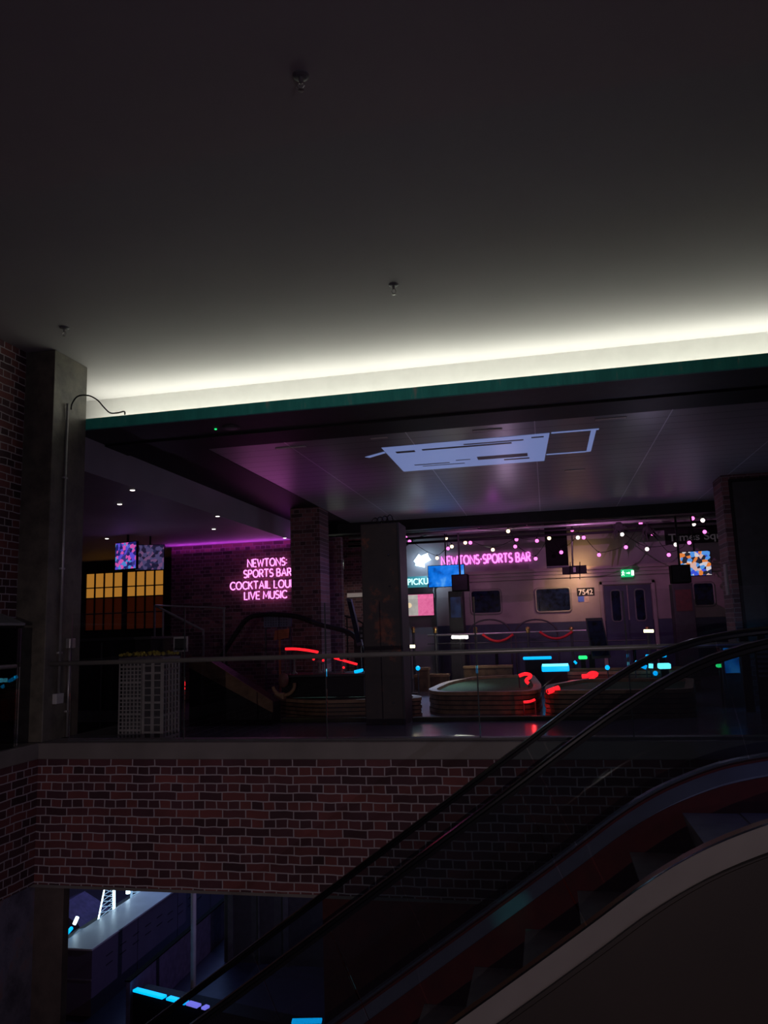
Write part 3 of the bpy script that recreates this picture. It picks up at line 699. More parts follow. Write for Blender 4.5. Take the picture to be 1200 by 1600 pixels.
perf(7.72, 8.1, -4.06, .02, 1.1, 5, 18, 'y').build('perforated_panel', M['crate'], t)
MB().box(-4.57, -4.05, 7.69, 8.1, 1.085, 1.11).build('rim', M['crate'], t, bevel=.005)
mb = MB()
for i in range(70):
    q = bmesh.ops.create_icosphere(mb.b, subdivisions=1, radius=random.uniform(.012, .026))
    bmesh.ops.translate(mb.b, vec=(random.uniform(-4.6, -4.03), random.uniform(7.72, 8.06), 1.138+random.uniform(0, .02)), verts=q['verts'])
tag(mb.build('flowers', M['flowers']), 'low bed of yellow flowers on top of the pale perforated cabinet', 'flowers', kind='stuff')
# ramp rail and framed sign
t = thing('stair_railing', 'grey sloping stair railing with thin posts near the bar', 'railing', (-5.0, 10.9, 0))
a, b, c_ = onY(242, 946, 11.8), onY(318, 985, 11.8), onY(352, 950, 11.8)
MB().tube([a, b], .018, 10).build('sloping_rail', M['grey'], t)
MB().tube([a, c_], .014, 10).build('top_rail', M['grey'], t)
for x, y0 in ((242, 946), (255, 953), (318, 985), (350, 950)):
    q = onY(x, y0, 11.8); MB().box(q.x-.012, q.x+.012, 11.79, 11.81, 0, q.z).build('post', M['grey'], t)
MB().box(a.x, c_.x, 11.795, 11.803, .02, 1.2).build('glass_infill', M['glass'], t)
t = thing('framed_sign', 'small white framed sign standing behind the pale cabinet', 'sign', (-4.9, 10.5, 0))
a, b = onY(271, 995, 10.5), onY(293, 1018, 10.5)
MB().box(a.x, b.x, 10.5, 10.52, b.z, a.z).build('frame', M['whiteplastic'], t)
MB().box(a.x+.025, b.x-.025, 10.49, 10.501, b.z+.025, a.z-.03).build('panel', M['softblack'], t)
MB().box((a.x+b.x)/2-.015, (a.x+b.x)/2+.015, 10.5, 10.52, 0, b.z).build('stand', M['dark'], t)
MB().box((a.x+b.x)/2-.15, (a.x+b.x)/2+.15, 10.38, 10.64, 0, .02).build('base', M['dark'], t)
# wall board and pinned poster on the brick behind
a, b = onY(412, 960, 13.42), onY(455, 979, 13.42)
t = thing('notice_board', 'blue grey perforated board standing left of the brick pillar', 'board', (a.x, 13.42, 0))
MB().box(a.x, b.x, 13.42, 13.45, b.z, a.z).build('board', mat('slate_board', (.12, .13, .20), .5), t)
mb = MB()
for i in range(9):
    for j in range(4): mb.box(a.x+.03+i*.05, a.x+.045+i*.05, 13.415, 13.42, b.z+.03+j*.045, b.z+.045+j*.045)
mb.build('holes', M['black'], t)
for x in (a.x+.03, b.x-.03): MB().box(x-.012, x+.012, 13.42, 13.45, 0, b.z).build('leg', M['dark'], t)
a, b = onY(427, 983, 13.2), onY(452, 1000, 13.2)
tag(MB().poly_prism([(a.x, 13.2, b.z), (b.x-.02, 13.2, b.z+.04), (b.x, 13.2, a.z), (a.x+.03, 13.2, a.z-.03)], (0, .02, 0)).box(a.x+.1, a.x+.13, 13.205, 13.22, 0, b.z+.03).build('painted_sign', mat('orange_board', (.32, .10, .04), .6)), 'faded orange board below the blue grey notice board', 'sign')
# ================================================================== MINI GOLF
def offset_poly(p, d):
    out = []; n = len(p)
    for i in range(n):
        a = Vector(p[i-1]); b = Vector(p[i]); c = Vector(p[(i+1) % n])
        t1 = (b-a).normalized(); t2 = (c-b).normalized(); n1 = Vector((-t1.y, t1.x)); n2 = Vector((-t2.y, t2.x))
        m_ = (n1+n2).normalized(); k = d/max(.4, m_.dot(n1)); out.append(tuple(b+m_*k))
    return out
def rounded(pts, r=.5, n=6):
    out = []; N = len(pts)
    for i in range(N):
        a, b, c = Vector(pts[i-1]), Vector(pts[i]), Vector(pts[(i+1) % N])
        u = (a-b); v = (c-b); rr = min(r, u.length*.45, v.length*.45); p0 = b+u.normalized()*rr; p1 = b+v.normalized()*rr
        for k in range(n+1):
            t_ = k/n; out.append(tuple((1-t_)**2*p0+2*t_*(1-t_)*b+t_**2*p1))
    return out
def ring(mb, outer, inner, z0, z1):
    n = len(outer); V = [[mb.b.verts.new((p[0], p[1], z)) for p in L_] for L_ in (outer, inner) for z in (z0, z1)]
    o0, o1, i0, i1 = V
    for k in range(n):
        j = (k+1) % n
        mb.b.faces.new((o0[k], o0[j], o1[j], o1[k])); mb.b.faces.new((i0[k], i1[k], i1[j], i0[j]))
        mb.b.faces.new((o1[k], o1[j], i1[j], i1[k])); mb.b.faces.new((o0[k], i0[k], i0[j], o0[j]))
def hole(label, pts, H, layers=5, r=.6, turf_drop=.06, cc=True):
    cx = sum(p[0] for p in pts)/len(pts); cy = sum(p[1] for p in pts)/len(pts)
    ar = sum(pts[i-1][0]*pts[i][1]-pts[i][0]*pts[i-1][1] for i in range(len(pts)))
    if ar < 0: pts = pts[::-1]
    P_ = rounded(pts, r)
    t_ = thing('golf_hole', label, 'mini golf hole', (cx, cy, 0), 'mini golf holes with stacked timber edging')
    lh = H/layers
    for k in range(layers):
        mb = MB(); off = .012 if k % 2 else 0
        o_ = offset_poly(P_, off); i_ = offset_poly(P_, .13)
        ring(mb, o_, i_, k*lh+.004, (k+1)*lh-.012)
        mb.build('timber_course', M['paletimber'] if k == layers-1 else M['timber'], t_)
    core = MB(); ring(core, offset_poly(P_, .03), offset_poly(P_, .12), .0, H-.02); core.build('kerb_core', M['black'], t_)
    mb = MB(); mb.poly_prism([(p[0], p[1], H-turf_drop-.02) for p in offset_poly(P_, .125)], (0, 0, .02)); mb.build('turf', M['turf'], t_)
    return t_
hole('mini golf hole in the middle, turf ringed by five timber courses', [(-2.0, 12.75), (-1.75, 12.2), (-.20, 12.0), (-.15, 13.2), (-.35, 16.3), (-1.5, 16.0), (-1.95, 14.6)], .35, 5, .7)
hole('mini golf hole half behind the escalator rail, with red strip at its corner', [(-.12, 11.5), (1.9, 11.35), (2.3, 13.6), (.5, 13.9), (-.10, 12.6)], .40, 6, .3)
hole('low mini golf hole mostly behind the rusty column, ending at its right', [(-4.45, 12.2), (-3.6, 11.55), (-1.95, 11.75), (-1.98, 12.15), (-2.6, 12.9), (-4.4, 13.0)], .30, 5, .35)
hole('farther mini golf hole with a red glow, right of the middle one', [(.0, 15.5), (2.7, 15.3), (2.9, 16.6), (.2, 16.8)], .42, 6, .4)
t = thing('kerb', 'long olive kerb across the floor before the mini golf holes', 'kerb', (-1.2, 11.45, 0))
MB().box(-4.0, -2.66, 11.30, 11.40, 0, .06).box(-2.0, 1.1, 11.25, 11.36, 0, .06).build('board', M['olive'], t, bevel=.01)
# low timber blocks at the back of the course
for x0, x1, y0, h, l in ((648, 700, 1062, .32, 'low timber kerb block at the back left of the golf floor'), (655, 668, 1045, .5, 'small timber block behind the low kerb at the left'), (725, 800, 1047, .45, 'long brown timber edge of the rearmost golf hole')):
    a = onZ(x0, y0, 0); b = onZ(x1, y0, 0); Y0 = min(a.y, 17.9 if 'rear' in l else 16.6 if 'small' in l else 17.2)
    a = onY(x0, y0, Y0); b = onY(x1, y0, Y0)
    g = thing('timber_block', l, 'timber block', (a.x, Y0, 0))
    MB().box(a.x, b.x, Y0, Y0+.28, 0, h-.06).build('base', M['timber'], g)
    MB().box(a.x-.02, b.x+.02, Y0-.02, Y0+.30, h-.06, h).build('cap', M['paletimber'], g, bevel=.01)
# ramp hole on the left
t = thing('golf_ramp', 'black sloping golf ramp with a brown side board, left of the rusty column', 'ramp', (-4.4, 11.0, 0))
MB().poly_prism([(-5.35, 11.0, 0), (-5.35, 11.0, 1.0), (-5.15, 11.0, 1.0), (-4.05, 11.0, .32), (-4.05, 11.0, 0)], (0, .40, 0)).build('wedge', M['black'], t)
MB().poly_prism([(-5.35, 10.97, .86), (-5.35, 10.97, 1.02), (-5.12, 10.97, 1.02), (-4.02, 10.97, .34), (-4.02, 10.97, .18)], (0, .03, 0)).build('side_board', M['timber'], t)
t = thing('golf_table', 'raised black golf platform with red and cyan edge lights', 'platform', (-3.3, 12.2, 0))
a = onY(440, 1060, 12.0); b = onY(568, 1056, 12.0)
MB().box(a.x, b.x, 12.0, 12.75, .305, .62).build('body', M['black'], t, bevel=.02)
MB().box(a.x-.03, b.x+.03, 11.97, 12.78, .62, .66).build('rim', M['softblack'], t, bevel=.01)
mb = MB()
for x_, h_ in ((460, .22), (500, .16), (535, .2)):
    q = onY(x_, 1050, 12.3); mb.lathe((q.x, 12.3, .66), [(.05, 0), (.03, .03), (.015, .06), (.015, h_), (.05, h_+.02), (.03, h_+.05)], 12)
mb.build('skittle', M['grey'], t, smooth=True)
def glow(name, label, pts, r, m, cat='light strip', group=None, stem=True, base=0.):
    P_ = [onY(x, y, Y) for x, y, Y in pts]
    if stem:
        g = thing(name, label, cat, tuple(P_[0]), group)
        MB().tube(smoothpath(P_, 4), r, 8).build('tube', m, g, smooth=True)
        for q in (P_[0], P_[-1]):
            MB().cyl((q.x, q.y, base), (q.x, q.y, q.z-r*.5), .012, 6).build('stem', M['dark'], g)
        return g
    return tag(MB().tube(smoothpath([onY(x, y, Y) for x, y, Y in pts], 4), r, 8).build(name, m, smooth=True), label, cat, group)
glow('light_strip', 'long curved red light strip on the left golf platform', [(446, 1014, 12.6), (462, 1014, 12.6), (480, 1016, 12.6), (497, 1019, 12.6)], .022, M['neonred'], base=.66)
glow('light_strip', 'thin slanting red light strip near the rusty column', [(522, 1028, 12.3), (540, 1033, 12.3), (558, 1038, 12.3)], .018, M['neonred'], base=.66)
glow('light_strip', 'short cyan light strip touching the left edge of the rusty column', [(554, 1050, 12.1), (567, 1047, 12.1)], .026, M['neoncyan'], base=.66)
for x, y, l in ((490, 1030, 'tiny red lamp left of the thin red strip'), (505, 1032, 'faint red lamp just below the handrail'), (537, 1043, 'tiny red lamp beside the cyan strip')):
    q = onY(x, y, 12.2); g = thing('golf_lamp', l, 'lamp', (q.x, q.y, .66))
    MB().cyl((q.x, q.y, .66), (q.x, q.y, q.z), .008, 8).build('stem', M['dark'], g)
    MB().ball(q, .02).build('bulb', M['neonred'], g)
# black curved frame
t = thing('curved_frame', 'black curved tubular arm arching over the red lit golf platform', 'frame', (-4, 12.8, 0))
MB().tube(smoothpath([onY(x, y, 13.3) for x, y in ((346, 1026), (366, 994), (388, 966), (420, 960), (462, 963), (500, 976), (536, 985), (553, 994), (565, 1014), (567, 1040))], 5), .045, 10).build('arm', M['black'], t, smooth=True)
for x in (350, 565):
    q = onY(x, 1024, 13.3); MB().box(q.x-.05, q.x+.05, 13.26, 13.34, 0, q.z).build('support', M['black'], t)
# garden ornament
t = thing('garden_ornament', 'round faced wooden ornament on a curved cradle beside the ramp', 'ornament', (-3.95, 11.5, .3))
q = onY(443, 1062, 11.75)
MB().lathe((q.x, 11.75, q.z), [(.02, -.12), (.07, -.08), (.085, 0), (.07, .07), (.02, .10)], 16).build('face', mat('pinkish_wood', (.20, .09, .07), .6), t, smooth=True)
MB().tube([(q.x+.18*math.cos(a), 11.75, q.z-.08+.16*math.sin(a)) for a in [PI*(-.95+.1*k) for k in range(11)]], .028, 8).build('cradle', M['paletimber'], t, smooth=True)
MB().box(q.x-.14, q.x+.02, 11.68, 11.82, .3, q.z-.2).build('foot', M['paletimber'], t, bevel=.02)
# tilted arcade boards
def board(label, P, Y, m, cat='board'):
    g = thing('tilted_board', label, cat, tuple(onY(*P[0], Y)))
    q = [onY(x, y, Y) for x, y in P]
    MB().poly_prism(q, (0, .10, 0)).build('board', m, g)
    c_ = sum((v for v in q), Vector())/len(q)
    MB().poly_prism([c_+(v-c_)*.86+Vector((0, -.012, 0)) for v in q], (0, .012, 0)).build('face', M['dglass'], g)
    lo = min(q, key=lambda v: v.z)
    MB().box(lo.x-.06, lo.x+.06, Y+.02, Y+.08, 0, lo.z+.1).build('foot', M['black'], g)
    return g
board('tall narrow dark board leaning left beside the rusty column', [(541, 934), (548, 936), (566, 1008), (558, 1010)], 13.05, mat('slate_blue_panel', (.05, .06, .11), .4))
board('tall dark leaning board in the queue area right of centre', [(915, 966), (941, 965), (955, 1028), (925, 1030)], 17.5, M['softblack'])
# red neon shapes and cyan light boxes on the course
glow('neon_ornament', 'red glowing ornament at the right end of the middle golf hole', [(811, 1056, 13.4), (820, 1053, 13.4), (827, 1054, 13.4), (829, 1057, 13.4), (822, 1063, 13.4), (826, 1068, 13.4)], .028, M['neonred'], 'neon ornament', base=.29)
glow('light_strip', 'red glow strip at the floor corner of the middle golf hole', [(818, 1097, 11.88), (828, 1096, 11.88), (836, 1093, 11.9)], .018, M['neonred'])
glow('light_strip', 'thick red strip on the corner of the golf hole behind the rail', [(856, 1081, 11.5), (864, 1078, 11.55), (873, 1075, 11.6)], .038, M['neonred'], base=.4)
glow('neon_ornament', 'red glowing ornament on the farther right golf hole', [(909, 1057, 15.1), (918, 1056, 15.1), (924, 1052, 15.1), (932, 1053, 15.1), (926, 1058, 15.1), (920, 1066, 15.1)], .04, M['neonred'], 'neon ornament')
def lightbox(label, x0, x1, y0, y1, Y, m, d=.3, base=True):
    a, b = onY(x0, y0, Y), onY(x1, y1, Y)
    g = thing('light_box', label, 'light box', (a.x, Y, 0), 'coloured light boxes on the golf course')
    MB().box(a.x, b.x, Y, Y+d, b.z, a.z).build('diffuser', m, g, bevel=.02)
    if b.z > .05: MB().box(a.x+.04, b.x-.04, Y+.03, Y+d-.03, 0, b.z).build('plinth', M['black'], g)
    return g
g = lightbox('large cyan light box at the centre of the golf course', 846, 890, 1040, 1049, 14.6, M['neoncyan'], .35)
a, b = onY(847, 1037.5, 14.6), onY(888, 1040.5, 14.6)
MB().box(a.x, b.x, 14.58, 14.6, b.z, a.z).build('bright_edge', M['neoncyanw'], g)
lightbox('thin cyan bar behind the large cyan box', 817, 862, 1026.5, 1030, 17.0, M['neoncyan'], .1)
lightbox('small green bar right of the thin cyan bar', 904, 918, 1025, 1030, 17.0, M['neongreen'], .15)
lightbox('bright cyan box between the two escalator rails', 1029, 1049, 1037, 1045, 14.9, M['neoncyanw'], .2)
lightbox('small cyan bar above the bright cyan box', 1027, 1042, 1023, 1027, 17.5, M['neoncyan'], .1)
lightbox('smallest cyan bar nearest the upper escalator rail', 1009, 1018, 1023, 1027, 17.5, M['neoncyan'], .1)
lightbox('short green bar before the blue backlit panel', 1120, 1131, 1038, 1043, 13.0, M['neongreen'], .12)
lightbox('green panel glowing between escalator rails at the right edge', 1150, 1174, 986, 994, 12.0, M['teal'], .1)
lightbox('thin green bar at the far right edge above the handrail', 1178, 1200, 981, 986, 12.0, M['neongreen'], .1)
glow('light_strip', 'slanting blue strip left of the bright cyan box', [(992, 1035, 15.0), (1001, 1039, 15.0), (1010, 1043, 15.0)], .04, M['neoncyan'])
glow('light_strip', 'short upright cyan strip beside the slanting blue one', [(1017, 1037, 15.0), (1017, 1044, 15.0)], .04, M['neoncyanw'])
glow('light_strip', 'thin blue strip left of the dark leaning board', [(897, 1033, 17.1), (901, 1037, 17.1)], .025, M['neoncyan'])
glow('light_strip', 'short orange strip beyond the upper escalator rail', [(948, 1061, 14.5), (958, 1060, 14.5)], .015, mat('dim_orange_tube', (.5, .08, .02), .4))
for x, y, l in ((949, 1043, 'blue bead lamp left of the upper escalator rail'), (1024, 1052, 'pale blue bead lamp below the upright cyan strip'), (653, 1044, 'blue bead lamp right beside the rusty column')):
    q = onY(x, y, 15.0); g = thing('golf_lamp', l, 'lamp', (q.x, q.y, 0))
    MB().cyl((q.x, q.y, 0), (q.x, q.y, q.z-.03), .012, 8).build('stem', M['dark'], g)
    MB().ball(q, .045).build('bulb', M['neoncyan'], g)
# blue backlit panel and slatted crate at right
a, b = onY(1131, 1013, 12.6), onY(1156, 1046, 12.6)
t = thing('backlit_panel', 'tall blue backlit panel at the right behind the escalator glass', 'panel', (a.x, 12.6, 0))
MB().box(a.x, b.x, 12.6, 12.66, b.z-.05, a.z).build('diffuser', screen_mat('blue_backlit', [(0, .04, .22), (.0, .12, .5), (.02, .2, .6)], 5, .55), t)
MB().box(a.x-.03, b.x+.03, 12.66, 12.75, 0, a.z+.03).build('casing', M['softblack'], t)
t = thing('slatted_crate', 'dark slatted crate catching blue light at the right edge', 'crate', (3.1, 10.9, 0))
rz = Matrix.Rotation(-.3, 3, 'Z')
for k in range(7):
    z = .55+k*.062
    MB().box(2.66, 3.46, 10.98, 11.0, z, z+.03, rz).build('slat', mat('blue_grey_slat', (.16, .22, .34), .4) if k == 0 else bpy.data.materials['blue_grey_slat'], t)
MB().box(2.70, 3.42, 11.05, 11.4, 0, .95, rz).build('body', M['black'], t)
# warm and white tubes over the tables
def table_light(label, x0, x1, y, Y, m):
    a, b = onY(x0, y, Y), onY(x1, y, Y)
    g = thing('table_light', label, 'lamp', ((a.x+b.x)/2, Y, 0), 'small lights among the tables')
    MB().cyl(a, b, .032, 10).build('tube', m, g, smooth=True)
    cx = (a.x+b.x)/2
    MB().box(cx-.015, cx+.015, Y-.015, Y+.015, 0, min(a.z, b.z)-.03).build('post', M['dark'], g)
    MB().box(cx-.14, cx+.14, Y-.14, Y+.14, 0, .03).build('foot', M['dark'], g)
table_light('bright white light bar before the carriage, left of centre', 706, 731, 995.5, 17.5, M['whiteled'])
table_light('warm light bar just right of the rusty column', 634, 648, 1010, 16.0, M['warmled'])
table_light('warm light bar right of centre, above the escalator rail', 1006, 1021, 986, 17.0, M['warmled'])
# queue barriers: rail and posts with brass balls
t = thing('queue_barrier', 'long queue rail with brass topped posts before the carriage', 'barrier', (0, 18.3, 0))
a, b = onY(668, 993, 18.3), onY(916, 985, 18.3)
MB().tube([a, b], .022, 8).build('top_rail', M['rail'], t)
a2, b2 = onY(668, 1006, 18.3), onY(1010, 1000, 18.3)
MB().tube([a2, b2], .014, 8).build('low_rail', M['dark'], t)
for x in (646, 680, 743, 825, 893, 1012):
    q = onY(x, 988, 18.3)
    MB().cyl((q.x, 18.3, 0), (q.x, 18.3, q.z), .03, 10).build('post', M['dark'], t)
    MB().lathe((q.x, 18.3, q.z), [(.03, -.02), (.055, .0), (.03, .03), (.055, .07), (.045, .11), (.01, .135)], 12).build('finial', M['gold'], t, smooth=True)
for i, (x0, x1, yy, l) in enumerate(((754, 802, 992, 'red rope sagging between queue posts, left of centre'), (843, 894, 988, 'red rope sagging between queue posts, right of centre'))):
    pts = [onY(x0+(x1-x0)*k/8, yy+11*(1-((k-4)/4)**2)-1, 18.26) for k in range(9)]
    tag(MB().tube(pts, .03, 8).build('rope', M['pinkskirtrope'], smooth=True), l, 'rope')
# low tables and stools in front of the carriage
def round_table(x, y, Y, label):
    q = onY(x, y, Y); g = thing('pub_table', label, 'table', (q.x, Y, 0), 'dark round tables before the carriage')
    MB().lathe((q.x, Y, 0), [(.42, .74), (.42, .77)], 24).build('table_top', M['dark'], g, bevel=.004)
    MB().lathe((q.x, Y, 0), [(.24, 0), (.22, .02), (.04, .05), (.035, .74)], 14).build('pedestal', M['black'], g)
round_table(775, 1005, 19.2, 'dark round table behind the left red rope')
round_table(990, 1005, 19.5, 'dark round table near the carriage doors')
# curved seat backs
for x, l in ((765, 'curved metal seat back behind the left queue posts'), (838, 'curved metal seat back below the carriage window')):
    pts = [onY(x+33*math.cos(a), 990-22*math.sin(a), 19.9) for a in [PI*k/12 for k in range(13)]]
    tag(MB().tube(pts, .02, 8).tube([pts[0], (pts[0].x, 19.9, 0)], .02, 8).tube([pts[-1], (pts[-1].x, 19.9, 0)], .02, 8).build('bench_back', M['dark'], smooth=True), l, 'bench')
# ================================================================== BACK WALL
YB = 20.95
# subway carriage facade
tr = thing('train_carriage', 'subway carriage front along the back wall, numbered 7542', 'train carriage', (1, 20.9, 0))
zl, zm, zt_ = .0, 1.38, 2.52
MB().box(-2.9, 4.9, 20.78, 20.995, zm, zt_).build('body_side', M['trainbody'], tr, bevel=.01)
MB().box(-2.9, 4.9, 20.76, 20.995, zl, zm-.002).build('lower_panel', M['trainblue'], tr)
mb = MB()
for i, z in enumerate((2.53, 2.62, 2.71)): mb.box(-3.0, 5.0, 20.70-.02*i, 20.995, z, z+.045)
mb.box(-3.0, 5, 20.74, 20.995, 2.52, 2.80)
mb.build('roof_cornice', M['trainbody'], tr)
def rrect(x0, x1, z0, z1, r, n=5):
    pts = []
    for cx, cz, a0 in ((x1-r, z1-r, 0), (x0+r, z1-r, 90), (x0+r, z0+r, 180), (x1-r, z0+r, 270)):
        for k in range(n+1):
            a = math.radians(a0+90*k/n); pts.append((cx+r*math.cos(a), cz+r*math.sin(a)))
    return pts
def win(x0, y0, x1, y1, l=None, r=.08):
    a, b = onY(x0, y0, 20.77), onY(x1, y1, 20.77)
    P_ = rrect(a.x, b.x, b.z, a.z, r)
    f = MB().tube([(x, 20.77, z) for x, z in P_], .032, 6, closed=True).build('window_frame', M['silver'], tr, smooth=True)
    MB().poly_prism([(x, 20.755, z) for x, z in P_], (0, .02, 0)).build('window_pane', M['dglass'], f)
win(735, 923, 784, 958); win(836, 920, 893, 955); win(1082, 911, 1118, 946)
a, b = onY(935, 909, 20.75), onY(1031, 1000, 20.75)
mb = MB(); mb.box(a.x, a.x+.1, 20.70, 20.78, 0, a.z).box(b.x-.1, b.x, 20.70, 20.78, 0, a.z).box(a.x, b.x, 20.70, 20.78, a.z-.1, a.z)
mb.build('door_surround', M['trainbody'], tr, bevel=.02)
mid = (a.x+b.x)/2
for s0, s1 in ((a.x+.12, mid-.015), (mid+.015, b.x-.12)):
    sd = MB().box(s0, s1, 20.735, 20.76, .05, a.z-.12).build('sliding_door', M['trainblue'], tr, bevel=.01)
    P_ = rrect(s0+.16, s1-.16, 1.35, 2.15, .07)
    MB().tube([(x, 20.73, z) for x, z in P_], .02, 6, closed=True).build('window_frame', M['grey'], sd)
    MB().poly_prism([(x, 20.72, z) for x, z in P_], (0, .014, 0)).build('window_pane', M['dglass'], sd)
a, b = onY(901, 919, 20.77), onY(929, 930, 20.77)
MB().box(a.x, b.x, 20.76, 20.78, b.z, a.z).build('number_plate', M['black'], tr)
text_mesh('7542', 'carriage_number', .145, M['numtext'], tr, (a.x+.04, 20.755, b.z+.025), width=(b.x-a.x)-.08, bold=.004)
a, b = onY(903, 932, 20.77), onY(913, 940, 20.77)
MB().box(a.x, b.x, 20.768, 20.78, b.z, a.z).build('flag_sticker', M['flagblue'], tr)
MB().box(b.x, b.x+.12, 20.768, 20.78, b.z-.02, a.z).build('flag_sticker', mat('flag_pale', (.5, .35, .33), .5), tr)
# neon sign at the back
sg = thing('neon_sign', 'single line pink neon sign high on the back wall', 'neon sign', (-1.4, 20.9, 3.1))
a, b, z, h = px_line(690, 829, 866, 880, 20.97)
neon_word('NEWTONS-SPORTS BAR', 'lettering', a, b, z-.0, h*.95, 20.975, .020, M['neonpink'], sg)
# arrow
t = thing('neon_arrow', 'ice white glowing arrow pointing down left on the back wall', 'neon sign', tuple(onY(660, 876, 20.7)))
P_ = [(649, 878), (656, 868), (658, 871.5), (668, 867), (671, 873), (661, 878.5), (663, 884), (650, 881)]
MB().tube([onY(x, y, 20.88) for x, y in P_], .05, 8, closed=True).build('outline_tube', M['neonwhite'], t, smooth=True)
MB().poly_prism([onY(x, y, 20.94) for x, y in P_], (0, .055, 0)).build('backing', emis('pale_blue_glow_board', (.45, .7, 1), 2.5), t)
# hanging cable loop beside it
tag(MB().tube(smoothpath([onY(x, y, 20.98) for x, y in ((626, 870), (630, 858), (645, 845), (660, 838), (676, 834), (694, 834))], 5), .016, 6).build('cable', M['rubber'], smooth=True), 'dark cable arching over the white neon arrow', 'cable')
# pickup sign
t = thing('pickup_sign', 'teal lit sign reading PICKUP left of the blue screen', 'sign', tuple(onY(648, 909, 20.5)))
a, b = onY(620, 902, 20.5), onY(668, 917, 20.5)
MB().box(a.x, b.x, 20.5, 20.56, b.z, a.z).build('panel', emis('dim_teal_board', (.06, .35, .38), .35), t)
MB().box(a.x+.2, b.x-.2, 20.56, 20.995, b.z+.05, b.z+.1).build('bracket', M['dark'], t)
text_mesh('PICKUP', 'lettering', .17, emis('pale_teal_letters', (.5, 1, .95), 1.6), t, (onY(637, 914, 20.48).x, 20.49, onY(637, 914, 20.48).z), width=.68, bold=.004)
# screens at the back
screen('television', 'blue picture screen hung right of the PICKUP sign', 668, 884, 727, 916, 18.5, M['scr_blue'], base=.9)
g, cx, cz, w_, h = screen('television', 'low screen with pale left and pink right halves', 630, 929, 679, 962, 20.8, M['scr_pink'], wall=20.99)
MB().box(-w_*.96, -w_*.05, -.012, -.004, -h*.93, h*.93).build('pale_half', M['scr_white'], None).parent = g
MB().lathe((-w_*.62, -.014, h*.0), [(.01, -.002), (.07, 0), (.07, .002)], 14, 'y').build('picture_mark', emis('cream_mark', (1, .75, .45), .9), None).parent = g
screen('television', 'bright colourful screen hung at the right near the pillar', 1061, 862, 1113, 899, 17.0, M['scr_sport'], zr=-.05, base=.62)
# carriage name board
t = thing('street_sign', 'dark street name board high beside the right pillar', 'sign', tuple(onY(1070, 835, 20.7)))
a, b = onY(1038, 826, 20.94), onY(1138, 846, 20.94)
MB().box(a.x, b.x, 20.94, 20.995, b.z, a.z).build('board', M['black'], t)
text_mesh('Times Square', 'lettering', .2, M['signtext'], t, (a.x+.08, 20.93, b.z+.08), width=1.72, bold=.003)
# exit sign
t = thing('exit_sign', 'green lit emergency exit sign above the carriage doors', 'exit sign', tuple(onY(980, 895, 20.5)))
a, b = onY(970, 890, 20.5), onY(990, 901, 20.5)
MB().box(a.x, b.x, 20.5, 20.56, b.z, a.z).build('panel', M['exitgreen'], t, bevel=.006)
cx = (a.x+b.x)/2; cz = (a.z+b.z)/2
mb = MB(); mb.ball((cx-.10, 20.49, cz+.05), .016).tube([(cx-.10, 20.49, cz+.03), (cx-.11, 20.49, cz-.015), (cx-.14, 20.49, cz-.06)], .010, 6).tube([(cx-.11, 20.49, cz-.015), (cx-.075, 20.49, cz-.055)], .010, 6).tube([(cx-.14, 20.49, cz+.02), (cx-.10, 20.49, cz+.02), (cx-.06, 20.49, cz+.0)], .008, 6)
mb.build('running_figure', M['exitwhite'], t)
MB().poly_prism([(cx-.02, 20.492, cz+.012), (cx+.04, 20.492, cz+.012), (cx+.04, 20.492, cz+.035), (cx+.075, 20.492, cz), (cx+.04, 20.492, cz-.035), (cx+.04, 20.492, cz-.012), (cx-.02, 20.492, cz-.012)], (0, .006, 0)).build('arrow', M['exitwhite'], t)
MB().box(cx+.10, cx+.165, 20.488, 20.498, cz-.065, cz+.065).build('doorway', M['exitwhite'], t)
MB().box(cx-.01, cx+.01, 20.56, 20.69, a.z-.06, a.z-.04).build('bracket', M['dark'], t)
# projector bracket on pole
t = thing('projector_mount', 'black bracket with cross arms hung on a pink lit pole', 'bracket', tuple(onY(898, 890, 19.5)))
a, b = onY(878, 885, 19.5), onY(917, 896, 19.5)
MB().box(a.x, b.x, 19.45, 19.6, b.z, a.z).build('bar', M['black'], t, bevel=.01)
for x in (891, 906):
    q0, q1 = onY(x, 878, 19.42), onY(x, 905, 19.42); MB().tube([q0, q1], .012, 6).build('arm', M['black'], t)
q0, q1 = onY(894, 826, 19.5), onY(895, 886, 19.5); q0.z = 4.0
MB().tube([q0, q1], .022, 8).build('pole', M['rail'], t, smooth=True)
MB().box((a.x+b.x)/2-.03, (a.x+b.x)/2+.03, 19.42, 19.45, b.z+.04, a.z-.04).build('connector', M['whiteplastic'], t)
# speakers
for x0, y0, x1, y1, Y, l in ((705, 898, 732, 923, 17.5, 'black speaker box overlapping the blue screen'), (1048, 883, 1081, 910, 16.6, 'black speaker box below the colourful right screen')):
    a, b = onY(x0, y0, Y), onY(x1, y1, Y); g = thing('speaker', l, 'speaker', ((a.x+b.x)/2, Y, b.z), 'black speaker boxes')
    MB().box(a.x, b.x, Y, Y+.3, b.z, a.z).build('cabinet', M['speaker'], g, bevel=.01)
    MB().box(a.x+.02, b.x-.02, Y-.012, Y, b.z+.02, a.z-.02).build('grille', M['black'], g)
    MB().box((a.x+b.x)/2-.02, (a.x+b.x)/2+.02, Y+.1, Y+.14, a.z, 4.0).build('hanging_rod', M['black'], g)
